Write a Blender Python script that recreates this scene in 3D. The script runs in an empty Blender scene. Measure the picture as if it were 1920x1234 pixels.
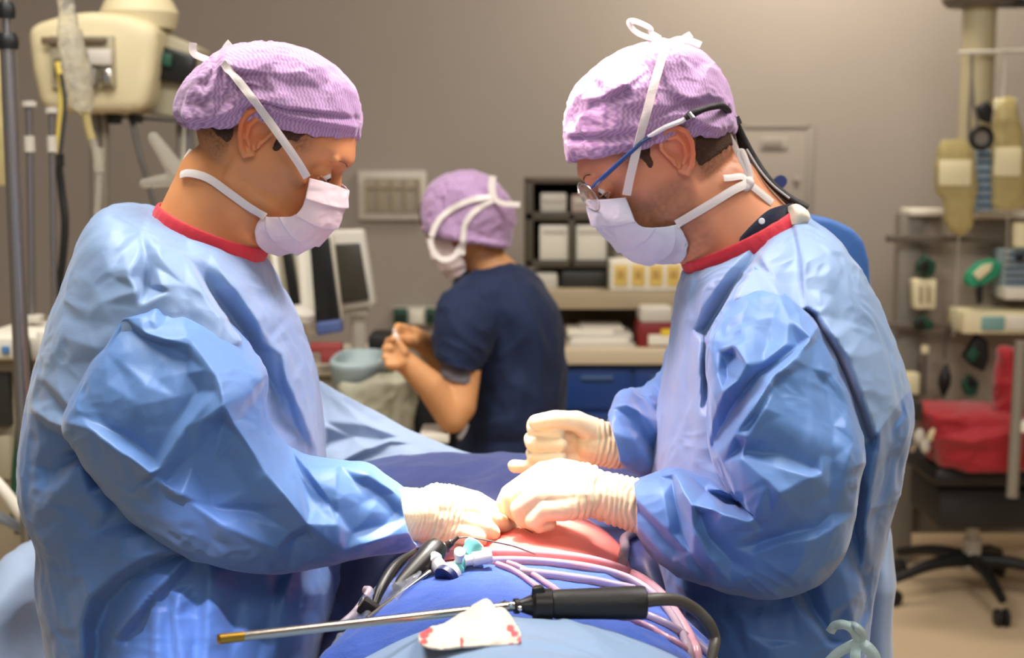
import bpy, bmesh, math, random
import numpy as np
from mathutils import Vector, Matrix, noise
from mathutils.geometry import delaunay_2d_cdt

# ------------------------------------------------------------------ camera, world, light, exposure
SC = bpy.context.scene
COL = SC.collection
FPX = 2637.0; CH = 1.45; TILT = math.radians(6.9)
cd = bpy.data.cameras.new('camera'); cam = bpy.data.objects.new('camera', cd); COL.objects.link(cam)
cam.location = (0, 0, CH); cam.rotation_euler = (math.pi/2 - TILT, 0, 0)
cd.sensor_width = 36.0; cd.sensor_fit = 'HORIZONTAL'; cd.lens = FPX/1920*36
cd.dof.use_dof = True; cd.dof.focus_distance = 1.52; cd.dof.aperture_fstop = 5.0
cd.clip_start = .05
SC.camera = cam
SC.view_settings.view_transform = 'Standard'; SC.view_settings.look = 'None'
SC.view_settings.gamma = 1; SC.view_settings.use_curve_mapping = False
SC.view_settings.exposure = 0.0
SC.cycles.use_denoising = True
SC.cycles.max_bounces = 8; SC.cycles.diffuse_bounces = 4; SC.cycles.glossy_bounces = 3
SC.cycles.transmission_bounces = 6; SC.cycles.transparent_max_bounces = 8
SC.cycles.sample_clamp_indirect = 6.0
world = bpy.data.worlds.new('world'); SC.world = world; world.use_nodes = True
world.node_tree.nodes['Background'].inputs['Color'].default_value = (1.0, .96, .92, 1)
world.node_tree.nodes['Background'].inputs['Strength'].default_value = 0.25

def lamp(name, kind, loc, target, energy, color, size=.5, size_y=None, spot=None, blend=.5):
    d = bpy.data.lights.new(name, kind); d.energy = energy; d.color = color
    if kind == 'AREA':
        d.shape = 'RECTANGLE'; d.size = size; d.size_y = size_y or size
    elif kind == 'SPOT':
        d.shadow_soft_size = size; d.spot_size = math.radians(spot); d.spot_blend = blend
    else: d.shadow_soft_size = size
    o = bpy.data.objects.new(name, d); COL.objects.link(o); o.location = loc
    v = Vector(target) - Vector(loc); o.rotation_euler = v.to_track_quat('-Z', 'Y').to_euler()
    return o
# ceiling panels over the table and over the back of the room
lamp('ceiling_panel_light', 'AREA', (-.75, 1.75, 2.95), (-.45, 1.75, 0), 52, (1.0, .97, .92), 1.0, .8)
lamp('ceiling_panel_light', 'AREA', (1.0, 1.75, 2.95), (.7, 1.75, 0), 52, (1.0, .97, .92), 1.0, .8)
lamp('ceiling_panel_light', 'AREA', (.2, -.6, 2.9), (0, 2.0, 1.0), 32, (1.0, .97, .95), 1.8, 1.0)
lamp('ceiling_panel_light', 'AREA', (1.15, 4.75, 2.9), (1.15, 5.6, 1.9), 42, (1.0, .9, .76), .7, .5)
lamp('ceiling_panel_light', 'AREA', (-1.0, 3.2, 2.95), (-1.0, 4.0, 0.8), 18, (1.0, .93, .84), 1.2, .6)
# operating lamps above the frame on the open field; later spots are added
lamp('operating_or_added_spot', 'SPOT', (.05, 2.0, 2.3), (.0, 1.60, 1.0), 500, (1.0, .93, .84), .10, spot=21, blend=.85)
lamp('operating_or_added_spot', 'SPOT', (-.10, 1.75, 2.3), (.02, 1.62, 1.0), 260, (1.0, .95, .88), .06, spot=9, blend=.7)
lamp('operating_or_added_spot', 'SPOT', (-.22, .45, 2.3), (-.345, 1.50, .89), 330, (.86, .78, 1.0), .03, spot=6.5, blend=1.0)  # added unseen spot for the lilac patch on the left lower gown
lamp('operating_or_added_spot', 'SPOT', (-.6, 1.2, 2.55), (.19, 1.76, 1.56), 30, (1.0, .93, .95), .07, spot=12, blend=.75)  # separate spot aimed at the right person's cap
lamp('operating_or_added_spot', 'SPOT', (-.5, 1.72, 2.35), (.20, 1.72, 1.08), 230, (1.0, .50, .58), .22, spot=17, blend=.9)  # added pink fill imitating skin bounce on the right chest, no real lamp
lamp('operating_or_added_spot', 'SPOT', (.62, 1.78, 2.4), (-.24, 1.70, 1.18), 130, (1.0, .66, .80), .22, spot=16, blend=.9)  # added rosy fill to tint the left chest, no real lamp

# ------------------------------------------------------------------ photograph pixels <-> the room
cT, sT = math.cos(TILT), math.sin(TILT)
def P(x, y, Y):
    a = (x - 960)/FPX; b = (617 - y)/FPX
    dy = cT + b*sT; dz = -sT + b*cT; t = Y/dy
    return Vector((a*t, Y, CH + dz*t))
def PA(a):
    """array (..., 3) of pixel x, pixel y, distance -> points"""
    a = np.asarray(a, float)
    u = (a[..., 0]-960)/FPX; b = (617-a[..., 1])/FPX
    dy = cT + b*sT; dz = -sT + b*cT; t = a[..., 2]/dy
    return np.stack([u*t, a[..., 2], CH + dz*t], -1)
def PROJ(p):
    p = np.asarray(p, float)
    x, y, z = p[..., 0], p[..., 1], p[..., 2]-CH
    d = y*cT - z*sT; up = y*sT + z*cT
    return np.stack([960 + FPX*x/d, 617 - FPX*up/d], -1)
def S(Y): return Y/FPX          # metres per pixel at distance Y

# ------------------------------------------------------------------ materials
def lin(c):
    if isinstance(c, str):
        c = [int(c[i:i+2], 16)/255 for i in (0, 2, 4)]
    return tuple((v/12.92 if v <= .04045 else ((v+.055)/1.055)**2.4) for v in c[:3])
MATS = {}
def mat(name, col, rough=.6, metal=0, spec=.5, sheen=0, sss=0, trans=0, ior=1.45, emit=None, es=1, bump=0, bscale=60,
        var=0, vscale=8, alpha=1, coat=0, attr=None, sheen_rough=.4, bdist=.002, sssr=(1, .35, .2), stretch=None, tl=0):
    if name in MATS: return MATS[name]
    m = bpy.data.materials.new(name); m.use_nodes = True; MATS[name] = m
    nt = m.node_tree; b = nt.nodes['Principled BSDF']
    c = lin(col)
    b.inputs['Base Color'].default_value = (*c, 1)
    b.inputs['Roughness'].default_value = rough; b.inputs['Metallic'].default_value = metal
    b.inputs['Specular IOR Level'].default_value = spec; b.inputs['IOR'].default_value = ior
    b.inputs['Sheen Weight'].default_value = sheen; b.inputs['Sheen Roughness'].default_value = sheen_rough
    b.inputs['Transmission Weight'].default_value = trans
    b.inputs['Alpha'].default_value = alpha; b.inputs['Coat Weight'].default_value = coat
    if sss:
        b.inputs['Subsurface Weight'].default_value = sss; b.inputs['Subsurface Radius'].default_value = sssr
        b.inputs['Subsurface Scale'].default_value = .008
    if emit:
        b.inputs['Emission Color'].default_value = (*lin(emit), 1); b.inputs['Emission Strength'].default_value = es
    tc = nt.nodes.new('ShaderNodeTexCoord'); vec = tc.outputs['Object']
    if stretch:
        mp = nt.nodes.new('ShaderNodeMapping'); mp.inputs['Scale'].default_value = stretch
        nt.links.new(vec, mp.inputs[0]); vec = mp.outputs[0]
    src = None
    if attr:
        a = nt.nodes.new('ShaderNodeVertexColor'); a.layer_name = attr; src = a.outputs['Color']
        nt.links.new(src, b.inputs['Base Color'])
    if var:
        n = nt.nodes.new('ShaderNodeTexNoise'); n.inputs['Scale'].default_value = vscale; n.inputs['Detail'].default_value = 6
        nt.links.new(vec, n.inputs['Vector'])
        mr = nt.nodes.new('ShaderNodeMapRange'); mr.inputs['From Min'].default_value = .3; mr.inputs['From Max'].default_value = .7
        mr.inputs['To Min'].default_value = 1-var; mr.inputs['To Max'].default_value = 1+var
        nt.links.new(n.outputs['Fac'], mr.inputs['Value'])
        hs = nt.nodes.new('ShaderNodeHueSaturation'); nt.links.new(mr.outputs[0], hs.inputs['Value'])
        if src: nt.links.new(src, hs.inputs['Color'])
        else: hs.inputs['Color'].default_value = (*c, 1)
        nt.links.new(hs.outputs[0], b.inputs['Base Color'])
    if bump:
        n = nt.nodes.new('ShaderNodeTexNoise'); n.inputs['Scale'].default_value = bscale; n.inputs['Detail'].default_value = 5
        nt.links.new(vec, n.inputs['Vector'])
        bp = nt.nodes.new('ShaderNodeBump'); bp.inputs['Strength'].default_value = bump; bp.inputs['Distance'].default_value = bdist
        nt.links.new(n.outputs['Fac'], bp.inputs['Height']); nt.links.new(bp.outputs[0], b.inputs['Normal'])
    if tl:
        out = nt.nodes['Material Output']; t = nt.nodes.new('ShaderNodeBsdfTranslucent'); t.inputs['Color'].default_value = (*c, 1)
        mx = nt.nodes.new('ShaderNodeMixShader'); mx.inputs[0].default_value = tl
        nt.links.new(b.outputs[0], mx.inputs[1]); nt.links.new(t.outputs[0], mx.inputs[2]); nt.links.new(mx.outputs[0], out.inputs[0])
    return m

# ------------------------------------------------------------------ objects
def link(name, me, m=None, parent=None, smooth=True):
    o = bpy.data.objects.new(name, me); COL.objects.link(o)
    if m: 
        me.materials.clear(); me.materials.append(m)
    if parent: 
        o.parent = parent
        o.matrix_parent_inverse = parent.matrix_basis.inverted()
    if smooth is True:
        me.polygons.foreach_set('use_smooth', [True]*len(me.polygons))
    elif smooth:
        me.polygons.foreach_set('use_smooth', [True]*len(me.polygons))
        sharp_by_angle(me, smooth)
    me.update()
    return o
def sharp_by_angle(me, ang):
    bm = bmesh.new(); bm.from_mesh(me)
    for e in bm.edges:
        if len(e.link_faces) == 2 and e.calc_face_angle(0) > ang: e.smooth = False
    bm.to_mesh(me); bm.free()
def thing(name, label, cat, loc=(0, 0, 0), group=None):
    o = bpy.data.objects.new(name, None); COL.objects.link(o); o.location = loc
    o.empty_display_size = .1
    o['label'] = label; o['category'] = cat
    if group: o['group'] = group
    return o
def tag(o, label, cat, group=None, kind=None):
    o['label'] = label; o['category'] = cat
    if group: o['group'] = group
    if kind: o['kind'] = kind
    return o
def pmesh(name, verts, faces):
    me = bpy.data.meshes.new(name); me.from_pydata([tuple(v) for v in verts], [], [tuple(int(i) for i in f) for f in faces]); me.update(); return me
def gmesh(name, g, cu=False, cv=False, caps=(False, False)):
    """grid (nv, nu, 3) -> mesh"""
    nv, nu = g.shape[:2]
    idx = np.arange(nv*nu).reshape(nv, nu)
    a = idx if not cu else np.concatenate([idx, idx[:, :1]], 1)
    a = a if not cv else np.concatenate([a, a[:1]], 0)
    f = np.stack([a[:-1, :-1], a[:-1, 1:], a[1:, 1:], a[1:, :-1]], -1).reshape(-1, 4)
    faces = [tuple(int(i) for i in q) for q in f]
    verts = [tuple(v) for v in g.reshape(-1, 3)]
    if caps[0]:
        c = len(verts); verts.append(tuple(g[0].mean(0))); r = idx[0]
        faces += [(c, int(r[(i+1) % nu]), int(r[i])) for i in range(nu)]
    if caps[1]:
        c = len(verts); verts.append(tuple(g[-1].mean(0))); r = idx[-1]
        faces += [(c, int(r[i]), int(r[(i+1) % nu])) for i in range(nu)]
    me = bpy.data.meshes.new(name); me.from_pydata(verts, [], faces); me.update(); return me
def cr(pts, n, closed=False):
    """Catmull-Rom through rows of pts, n samples"""
    p = np.asarray(pts, float); k = len(p)
    if closed:
        t = np.linspace(0, k, n, endpoint=False)
    else: t = np.linspace(0, k-1, n)
    i = np.floor(t).astype(int)
    if not closed: i = np.minimum(i, k-2)
    f = (t - i).reshape((-1,)+(1,)*(p.ndim-1))
    if closed: g = lambda j: p[j % k]
    else:
        ext = np.concatenate([(2*p[0]-p[1])[None], p, (2*p[-1]-p[-2])[None]], 0); g = lambda j: ext[j+1]
    p0, p1, p2, p3 = g(i-1), g(i), g(i+1), g(i+2)
    return .5*((2*p1) + (-p0+p2)*f + (2*p0-5*p1+4*p2-p3)*f**2 + (-p0+3*p1-3*p2+p3)*f**3)
def crs(pts, n, closed=False):
    """Catmull-Rom, resampled evenly by length"""
    q = cr(pts, max(n*4, 64), closed)
    d = np.r_[0, np.cumsum(np.linalg.norm(np.diff(q[:, :3], axis=0), axis=1))]
    t = np.linspace(0, d[-1], n)
    return np.stack([np.interp(t, d, q[:, k]) for k in range(q.shape[1])], 1)

def outline_loft(st, nu=96, nv=120, ex=2.0):
    """stations (ax, ay, bx, by, Y, T[, ex]); ring through A and B (in the plane at Y) bulging T towards and away from us"""
    st = [tuple(s) + ((ex,) if len(s) == 6 else ()) for s in st]
    s = cr(np.array(st, float), nv)
    A = PA(s[:, [0, 1, 4]]); B = PA(s[:, [2, 3, 4]])
    C = (A+B)/2; H = (B-A)/2
    t = np.linspace(0, 2*np.pi, nu, endpoint=False)
    e = (2/s[:, 6])[:, None]
    c = np.sign(np.cos(t))*np.abs(np.cos(t))[None]**e; q = np.sign(np.sin(t))*np.abs(np.sin(t))[None]**e
    g = C[:, None, :] + c[..., None]*H[:, None, :]
    g[..., 1] += -q*np.maximum(s[:, 5], 1e-4)[:, None]     # t=90deg is the near side
    return g
def grid_normals(g, cu=True):
    if cu: du = np.roll(g, -1, 1)-np.roll(g, 1, 1)
    else: du = np.gradient(g, axis=1)
    dv = np.gradient(g, axis=0)
    n = np.cross(du, dv); L = np.linalg.norm(n, axis=-1, keepdims=True); return n/np.maximum(L, 1e-12)
CAMP = np.array([0, 0, CH])
def sstep(a, b, x):
    t = np.clip((x-a)/(b-a), 0, 1); return t*t*(3-2*t)

class FoldMap:
    """a crumpled sheet described by creases: polylines of (px, py, height in mm), linear facets in between"""
    def __init__(s, box, creases, pts=(), step=2.0, blur=.95, gain=1.7, facet=3.2, space=42, seed=1):
        if facet:
            base = FoldMap(box, creases, pts, 4.0, 1.0, 1.0, 0)
            rs = np.random.RandomState(seed); cv = np.array([(q[0], q[1]) for c in creases for q in crs([(a, b, 0) for a, b, h in c], 12)[:, :2]]+[(q[0], q[1]) for q in pts]+[(-1e4, 0)], float)
            ext = []
            for k in range(int((box[2]-box[0])*(box[3]-box[1])/(space*space)*2.2)):
                q = np.array([rs.uniform(box[0]+8, box[2]-8), rs.uniform(box[1]+8, box[3]-8)])
                if len(ext) and np.min(np.hypot(*(np.array(ext)[:, :2]-q).T)) < space*.75: continue
                if np.min(np.hypot(*(cv-q).T)) < space*.38: continue
                ext.append((q[0], q[1], base(q[None])[0]*1000+rs.uniform(-1, 1)*facet))
            pts = list(pts)+ext
        x0, y0, x1, y1 = box; V = []; E = []; Hh = []
        for c in creases:
            for i, p in enumerate(c):
                V.append(Vector((p[0], p[1]))); Hh.append(p[2])
                if i: E.append((len(V)-2, len(V)-1))
        for p in pts: V.append(Vector((p[0], p[1]))); Hh.append(p[2])
        for p in ((x0, y0), (x1, y0), (x1, y1), (x0, y1)): V.append(Vector(p)); Hh.append(0)
        vs, es, fs, ov, oe, of = delaunay_2d_cdt(V, E, [], 0, .5)
        h = np.zeros(len(vs)); known = np.zeros(len(vs), bool)
        for i, o in enumerate(ov):
            if len(o): h[i] = np.mean([Hh[j] for j in o]); known[i] = True
        for a, b in es: pass
        for i in range(len(vs)):
            if not known[i]:
                nb = [b if a == i else a for a, b in es if i in (a, b)]; nb = [q for q in nb if known[q]]
                if nb:
                    w = np.array([1/((vs[i]-vs[q]).length+1) for q in nb]); h[i] = (w*h[nb]).sum()/w.sum()
        W = int((x1-x0)/step)+1; Hn = int((y1-y0)/step)+1
        img = np.zeros((Hn, W))
        for f in fs:
            (ax, ay), (bx, by), (cx, cy) = [((vs[i][0]-x0)/step, (vs[i][1]-y0)/step) for i in f]
            den = (by-cy)*(ax-cx)+(cx-bx)*(ay-cy)
            if abs(den) < 1e-9: continue
            X0, X1 = int(max(0, math.floor(min(ax, bx, cx)))), int(min(W-1, math.ceil(max(ax, bx, cx))))
            Y0, Y1 = int(max(0, math.floor(min(ay, by, cy)))), int(min(Hn-1, math.ceil(max(ay, by, cy))))
            if X1 < X0 or Y1 < Y0: continue
            gx, gy = np.meshgrid(np.arange(X0, X1+1), np.arange(Y0, Y1+1))
            l1 = ((by-cy)*(gx-cx)+(cx-bx)*(gy-cy))/den; l2 = ((cy-ay)*(gx-cx)+(ax-cx)*(gy-cy))/den; l3 = 1-l1-l2
            k = (l1 >= -1e-6) & (l2 >= -1e-6) & (l3 >= -1e-6)
            v = l1*h[f[0]]+l2*h[f[1]]+l3*h[f[2]]
            sub = img[Y0:Y1+1, X0:X1+1]; sub[k] = v[k]
        r = int(math.ceil(blur*2.5)); kx = np.exp(-.5*(np.arange(-r, r+1)/blur)**2); kx /= kx.sum()
        pad = np.pad(img, r, mode='edge')
        pad = sum(kx[i]*pad[:, i:i+W] for i in range(2*r+1)); img = sum(kx[i]*pad[i:i+Hn] for i in range(2*r+1))
        s.img, s.x0, s.y0, s.st = img*gain, x0, y0, step
    def __call__(s, px):
        H, W = s.img.shape
        u = np.clip((px[..., 0]-s.x0)/s.st, 0, W-1.001); v = np.clip((px[..., 1]-s.y0)/s.st, 0, H-1.001)
        i = u.astype(int); j = v.astype(int); a = u-i; b = v-j; m = s.img
        return (m[j, i]*(1-a)*(1-b)+m[j, i+1]*a*(1-b)+m[j+1, i]*(1-a)*b+m[j+1, i+1]*a*b)/1000

# vectorised value noise for cloth crumples
_R = np.random.RandomState(7); _T = _R.rand(64, 64, 64)
def vnoise(p):
    i = np.floor(p).astype(int); f = p-i; f = f*f*(3-2*f); r = 0
    for a in (0, 1):
        for b in (0, 1):
            for c in (0, 1):
                w = (f[..., 0] if a else 1-f[..., 0])*(f[..., 1] if b else 1-f[..., 1])*(f[..., 2] if c else 1-f[..., 2])
                r = r + w*_T[(i[..., 0]+a) % 64, (i[..., 1]+b) % 64, (i[..., 2]+c) % 64]
    return r
def crumple(p, scale, amp, seed=0, ridged=True):
    """sharp ridges between softly bent facets, in metres"""
    q = p*scale + seed*7.3
    w = np.stack([vnoise(q*.7+11), vnoise(q*.7+23), vnoise(q*.7+37)], -1)-.5
    q = q+w*1.6
    n1 = vnoise(q); n2 = vnoise(q*2.1+5)
    if ridged: r = (1-np.abs(2*n1-1)*1.6) + .4*(1-np.abs(2*n2-1)*1.6)
    else: r = (n1-.5)+.5*(n2-.5)
    return amp*r
def fold_grid(g, fm, cu=True, cr_amp=.0012, cr_scale=26, seed=0, near_only=True):
    cr_amp *= 1.3
    """push the near side of a cloth towards the eye by the fold map, add small crumples all round"""
    n = grid_normals(g, cu); 
    c = CAMP - g; L = np.linalg.norm(c, axis=-1, keepdims=True); c = c/L
    f = (n*c).sum(-1)
    if f.mean() != f.mean(): pass
    ctr = g.mean((0, 1))
    if ((g-ctr)*n).sum(-1).mean() < 0: n = -n; f = -f
    out = g.copy()
    if fm is not None:
        w = sstep(-.05, .35, f); out = out + c*(w*fm(PROJ(g)))[..., None]
    if cr_amp:
        out = out + n*(crumple(g, cr_scale, cr_amp, seed) - cr_amp*.6)[..., None]
    return out

def tube_mesh(name, path, r, n=12, m=None, parent=None, samples=None, caps=True, smooth=True):
    """round tube along 3-D points; r a number or one radius per point"""
    p = np.array([tuple(q) for q in path], float); rr = np.full(len(p), r) if np.isscalar(r) else np.array(r, float)
    if samples:
        q = cr(np.concatenate([p, rr[:, None]], 1), samples); p, rr = q[:, :3], q[:, 3]
    t = np.gradient(p, axis=0); t /= np.maximum(np.linalg.norm(t, axis=1, keepdims=True), 1e-9)
    up = np.array([0, 0, 1.]) if abs(t[0, 2]) < .9 else np.array([0, 1., 0])
    a = np.cross(t[0], up); a /= np.linalg.norm(a); rings = []
    for i in range(len(p)):
        a = a - t[i]*a.dot(t[i]); a /= max(np.linalg.norm(a), 1e-9); b = np.cross(t[i], a)
        th = np.linspace(0, 2*np.pi, n, endpoint=False)
        rings.append(p[i]+max(rr[i], 1e-5)*(np.cos(th)[:, None]*a+np.sin(th)[:, None]*b))
    me = gmesh(name, np.array(rings), cu=True, caps=(caps, caps))
    if m is None: return me
    return link(name, me, m, parent, smooth if smooth is not True else .9)
def ribbon(name, path, width, m, parent=None, nrm=(0, -1, 0), samples=40, thick=.0006, widths=None, normals=None, ripple=0):
    """flat band following points, face turned to nrm"""
    p = np.array([tuple(q) for q in path], float); k = len(p)
    w = np.full(k, width) if widths is None else np.array(widths, float)
    N = np.tile(np.array(nrm, float), (k, 1)) if normals is None else np.array(normals, float)
    q = cr(np.concatenate([p, w[:, None], N], 1), samples); p, w, N = q[:, :3], q[:, 3], q[:, 4:]
    t = np.gradient(p, axis=0); t /= np.maximum(np.linalg.norm(t, axis=1, keepdims=True), 1e-9)
    s = np.cross(t, N); s /= np.maximum(np.linalg.norm(s, axis=1, keepdims=True), 1e-9); n = np.cross(s, t)
    us = [-.5, -.25, 0, .25, .5]
    rows = []
    for sgn in (1, -1):
        for u in (us if sgn > 0 else us[::-1]):
            lift = sgn*thick + (ripple*(.5-abs(u)*2)*1.0)
            rows.append(p + s*(w*u)[:, None] + n*lift)
    g = np.stack(rows, 1)
    me = gmesh(name, g, cu=True, caps=(True, True))
    return link(name, me, m, parent, .9)

# closed solids for blending into one skin
def capsule(p0, r0, p1, r1, n=20, h=6):
    p0 = np.array(tuple(p0), float); p1 = np.array(tuple(p1), float); d = p1-p0; L = np.linalg.norm(d)
    if L < 1e-6: d = np.array([0, 0, 1.]); L = 1e-6
    d = d/max(L, 1e-9); up = np.array([0, 0, 1.]) if abs(d[2]) < .9 else np.array([1., 0, 0])
    a = np.cross(d, up); a /= np.linalg.norm(a); b = np.cross(d, a)
    th = np.linspace(0, 2*np.pi, n, endpoint=False); ring = np.cos(th)[:, None]*a+np.sin(th)[:, None]*b
    g = []
    for k in range(1, h+1):
        ph = -math.pi/2*(1-k/h); g.append(p0+d*r0*math.sin(ph)+ring*r0*math.cos(ph))
    for k in range(0, h):
        ph = math.pi/2*k/h; g.append(p1+d*r1*math.sin(ph)+ring*r1*math.cos(ph))
    return np.array(g)
def chain(pts):
    """pts: list of (x,y,z,r) -> capsules"""
    return [capsule(a[:3], a[3], b[:3], b[3]) for a, b in zip(pts[:-1], pts[1:])]
def ellipsoid(c, r, rot=None, n=28, h=16):
    th = np.linspace(0, 2*np.pi, n, endpoint=False); g = []
    for k in range(1, h):
        ph = -math.pi/2+math.pi*k/h
        g.append(np.stack([np.cos(th)*math.cos(ph)*r[0], np.sin(th)*math.cos(ph)*r[1], np.full(n, math.sin(ph)*r[2])], 1))
    g = np.array(g)
    if rot is not None: g = g @ np.array(rot).T
    return g+np.array(tuple(c))
def blob(name, grids, voxel=.003, smooth=6, fac=.5, offset=0):
    """union of closed solids into one continuous skin"""
    V = []; F = []; n0 = 0
    for g in grids:
        nv, nu = g.shape[:2]; idx = np.arange(nv*nu).reshape(nv, nu)+n0
        a = np.concatenate([idx, idx[:, :1]], 1)
        F += np.stack([a[:-1, :-1], a[:-1, 1:], a[1:, 1:], a[1:, :-1]], -1).reshape(-1, 4).tolist()
        V.append(g.reshape(-1, 3)); n1 = n0+nv*nu
        V.append(np.array([g[0].mean(0), g[-1].mean(0)]))
        F += [[n1, int(idx[0][(i+1) % nu]), int(idx[0][i])] for i in range(nu)]
        F += [[n1+1, int(idx[-1][i]), int(idx[-1][(i+1) % nu])] for i in range(nu)]
        n0 = n1+2
    V = np.concatenate(V)
    me = bpy.data.meshes.new(name); me.from_pydata(V.tolist(), [], F); me.update()
    bm = bmesh.new(); bm.from_mesh(me)
    # make every solid face outwards
    bmesh.ops.recalc_face_normals(bm, faces=bm.faces); bm.to_mesh(me); bm.free()
    o = bpy.data.objects.new(name+'_tmp', me); COL.objects.link(o)
    md = o.modifiers.new('r', 'REMESH'); md.mode = 'VOXEL'; md.voxel_size = voxel; md.adaptivity = 0
    if smooth:
        sm = o.modifiers.new('s', 'SMOOTH'); sm.factor = fac; sm.iterations = smooth
    dg = bpy.context.evaluated_depsgraph_get(); ev = o.evaluated_get(dg)
    out = bpy.data.meshes.new_from_object(ev); out.name = name
    bpy.data.objects.remove(o); bpy.data.meshes.remove(me)
    return out
def mverts(me):
    a = np.empty(len(me.vertices)*3); me.vertices.foreach_get('co', a); return a.reshape(-1, 3)
def mnormals(me):
    a = np.empty(len(me.vertices)*3); me.vertices.foreach_get('normal', a); return a.reshape(-1, 3)
def set_verts(me, a): me.vertices.foreach_set('co', a.reshape(-1)); me.update()
def vcolor(me, cols, name='tint'):
    at = me.color_attributes.new(name, 'FLOAT_COLOR', 'POINT'); c = np.ones((len(me.vertices), 4)); c[:, :3] = cols; at.data.foreach_set('color', c.reshape(-1))
def shell_from(me, mask, off, name, m, parent, rough=0, seed=3):
    """lift the faces of a skin chosen by a vertex mask into a thin layer of their own"""
    v = mverts(me); n = mnormals(me); bm = bmesh.new(); bm.from_mesh(me); bm.verts.ensure_lookup_table()
    d = off*np.ones(len(v)) + (vnoise(v*900+seed)-.5)*rough
    v2 = v+n*d[:, None]
    for i, vt in enumerate(bm.verts): vt.co = v2[i]
    dele = [f for f in bm.faces if not all(mask[q.index] for q in f.verts)]
    bmesh.ops.delete(bm, geom=dele, context='FACES')
    out = bpy.data.meshes.new(name); bm.to_mesh(out); bm.free()
    o = link(name, out, m, parent)
    return o
def box(name, c, size, m, parent=None, bevel=.004, rot=None, segs=2):
    bm = bmesh.new(); bmesh.ops.create_cube(bm, size=1)
    for v in bm.verts: v.co = Vector((v.co.x*size[0], v.co.y*size[1], v.co.z*size[2]))
    if bevel: bmesh.ops.bevel(bm, geom=list(bm.edges), offset=min(bevel, min(size)*.45), segments=segs, affect='EDGES', profile=.5)
    M = Matrix.Translation(Vector(c)) @ (Matrix(rot).to_4x4() if rot is not None else Matrix.Identity(4))
    bmesh.ops.transform(bm, matrix=M, verts=bm.verts)
    me = bpy.data.meshes.new(name); bm.to_mesh(me); bm.free()
    return link(name, me, m, parent, .7)
def rotz(a):
    return Matrix.Rotation(a, 3, 'Z')
def prism(name, pix, Y, depth, m, parent=None, bevel=.003, back=False):
    """outline in the plane at distance Y, given real depth behind it"""
    bm = bmesh.new(); vs = [bm.verts.new(P(x, y, Y)) for x, y in pix]; f = bm.faces.new(vs)
    bm.normal_update()
    r = bmesh.ops.extrude_face_region(bm, geom=[f]); nv = [q for q in r['geom'] if isinstance(q, bmesh.types.BMVert)]
    bmesh.ops.translate(bm, verts=nv, vec=(0, depth, 0)); bmesh.ops.recalc_face_normals(bm, faces=bm.faces)
    if bevel: bmesh.ops.bevel(bm, geom=list(bm.edges), offset=bevel, segments=3, affect='EDGES', profile=.5)
    me = bpy.data.meshes.new(name); bm.to_mesh(me); bm.free()
    return link(name, me, m, parent, .6)
def lathe(name, prof, base, axis, m, parent=None, n=32, caps=True):
    """prof: (distance along axis, radius)"""
    ax = Vector(axis).normalized(); up = Vector((0, 0, 1)) if abs(ax.z) < .9 else Vector((1, 0, 0))
    a = ax.cross(up).normalized(); b = ax.cross(a); g = []
    for t, r in prof:
        c = Vector(base)+ax*t
        g.append([tuple(c+(a*math.cos(2*math.pi*i/n)+b*math.sin(2*math.pi*i/n))*max(r, 1e-5)) for i in range(n)])
    return link(name, gmesh(name, np.array(g), cu=True, caps=(caps, caps)), m, parent, .6)
def patch(rows, nu=80, nv=80):
    """rows of (px, py, Y) control points -> smooth grid of points"""
    a = np.array(rows, float); a = cr(a, nv); a = cr(a.transpose(1, 0, 2), nu).transpose(1, 0, 2); return PA(a)
def sheet(name, g, m, parent=None, thick=.0015):
    o = link(name, gmesh(name, g), m, parent)
    sd = o.modifiers.new('thickness', 'SOLIDIFY'); sd.thickness = thick; sd.offset = 0
    return o
# ================================================================== the room
WALL_Y = 5.6
def struct(o): o['kind'] = 'structure'; return o
M_wall = mat('wall paint', '988f86', .75, var=.03, vscale=1.5, bump=.05, bscale=120)
M_floor = mat('vinyl floor', 'cbb493', .42, var=.04, vscale=3, spec=.4)
def plane(name, pts, m):
    return struct(link(name, pmesh(name, pts, [tuple(range(len(pts)))]), m, None, False))
plane('floor', [(-3.6, -1.5, 0), (3.6, -1.5, 0), (3.6, WALL_Y, 0), (-3.6, WALL_Y, 0)], M_floor)
plane('wall_back', [(-3.6, WALL_Y, 0), (3.6, WALL_Y, 0), (3.6, WALL_Y, 3.0), (-3.6, WALL_Y, 3.0)], M_wall)
plane('wall_left', [(-3.6, -1.5, 0), (-3.6, WALL_Y, 0), (-3.6, WALL_Y, 3.0), (-3.6, -1.5, 3.0)], M_wall)
plane('wall_right', [(3.6, -1.5, 0), (3.6, WALL_Y, 0), (3.6, WALL_Y, 3.0), (3.6, -1.5, 3.0)], M_wall)
M_ceil = mat('ceiling paint', 'dcd8d0', .8)
plane('ceiling', [(-3.6, -1.5, 3.0), (3.6, -1.5, 3.0), (3.6, WALL_Y, 3.0), (-3.6, WALL_Y, 3.0)], M_ceil)
struct(box('baseboard_back', (0, WALL_Y-.008, .05), (7.2, .016, .1), mat('grey skirting', '8d857c', .5), bevel=.003))
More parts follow.
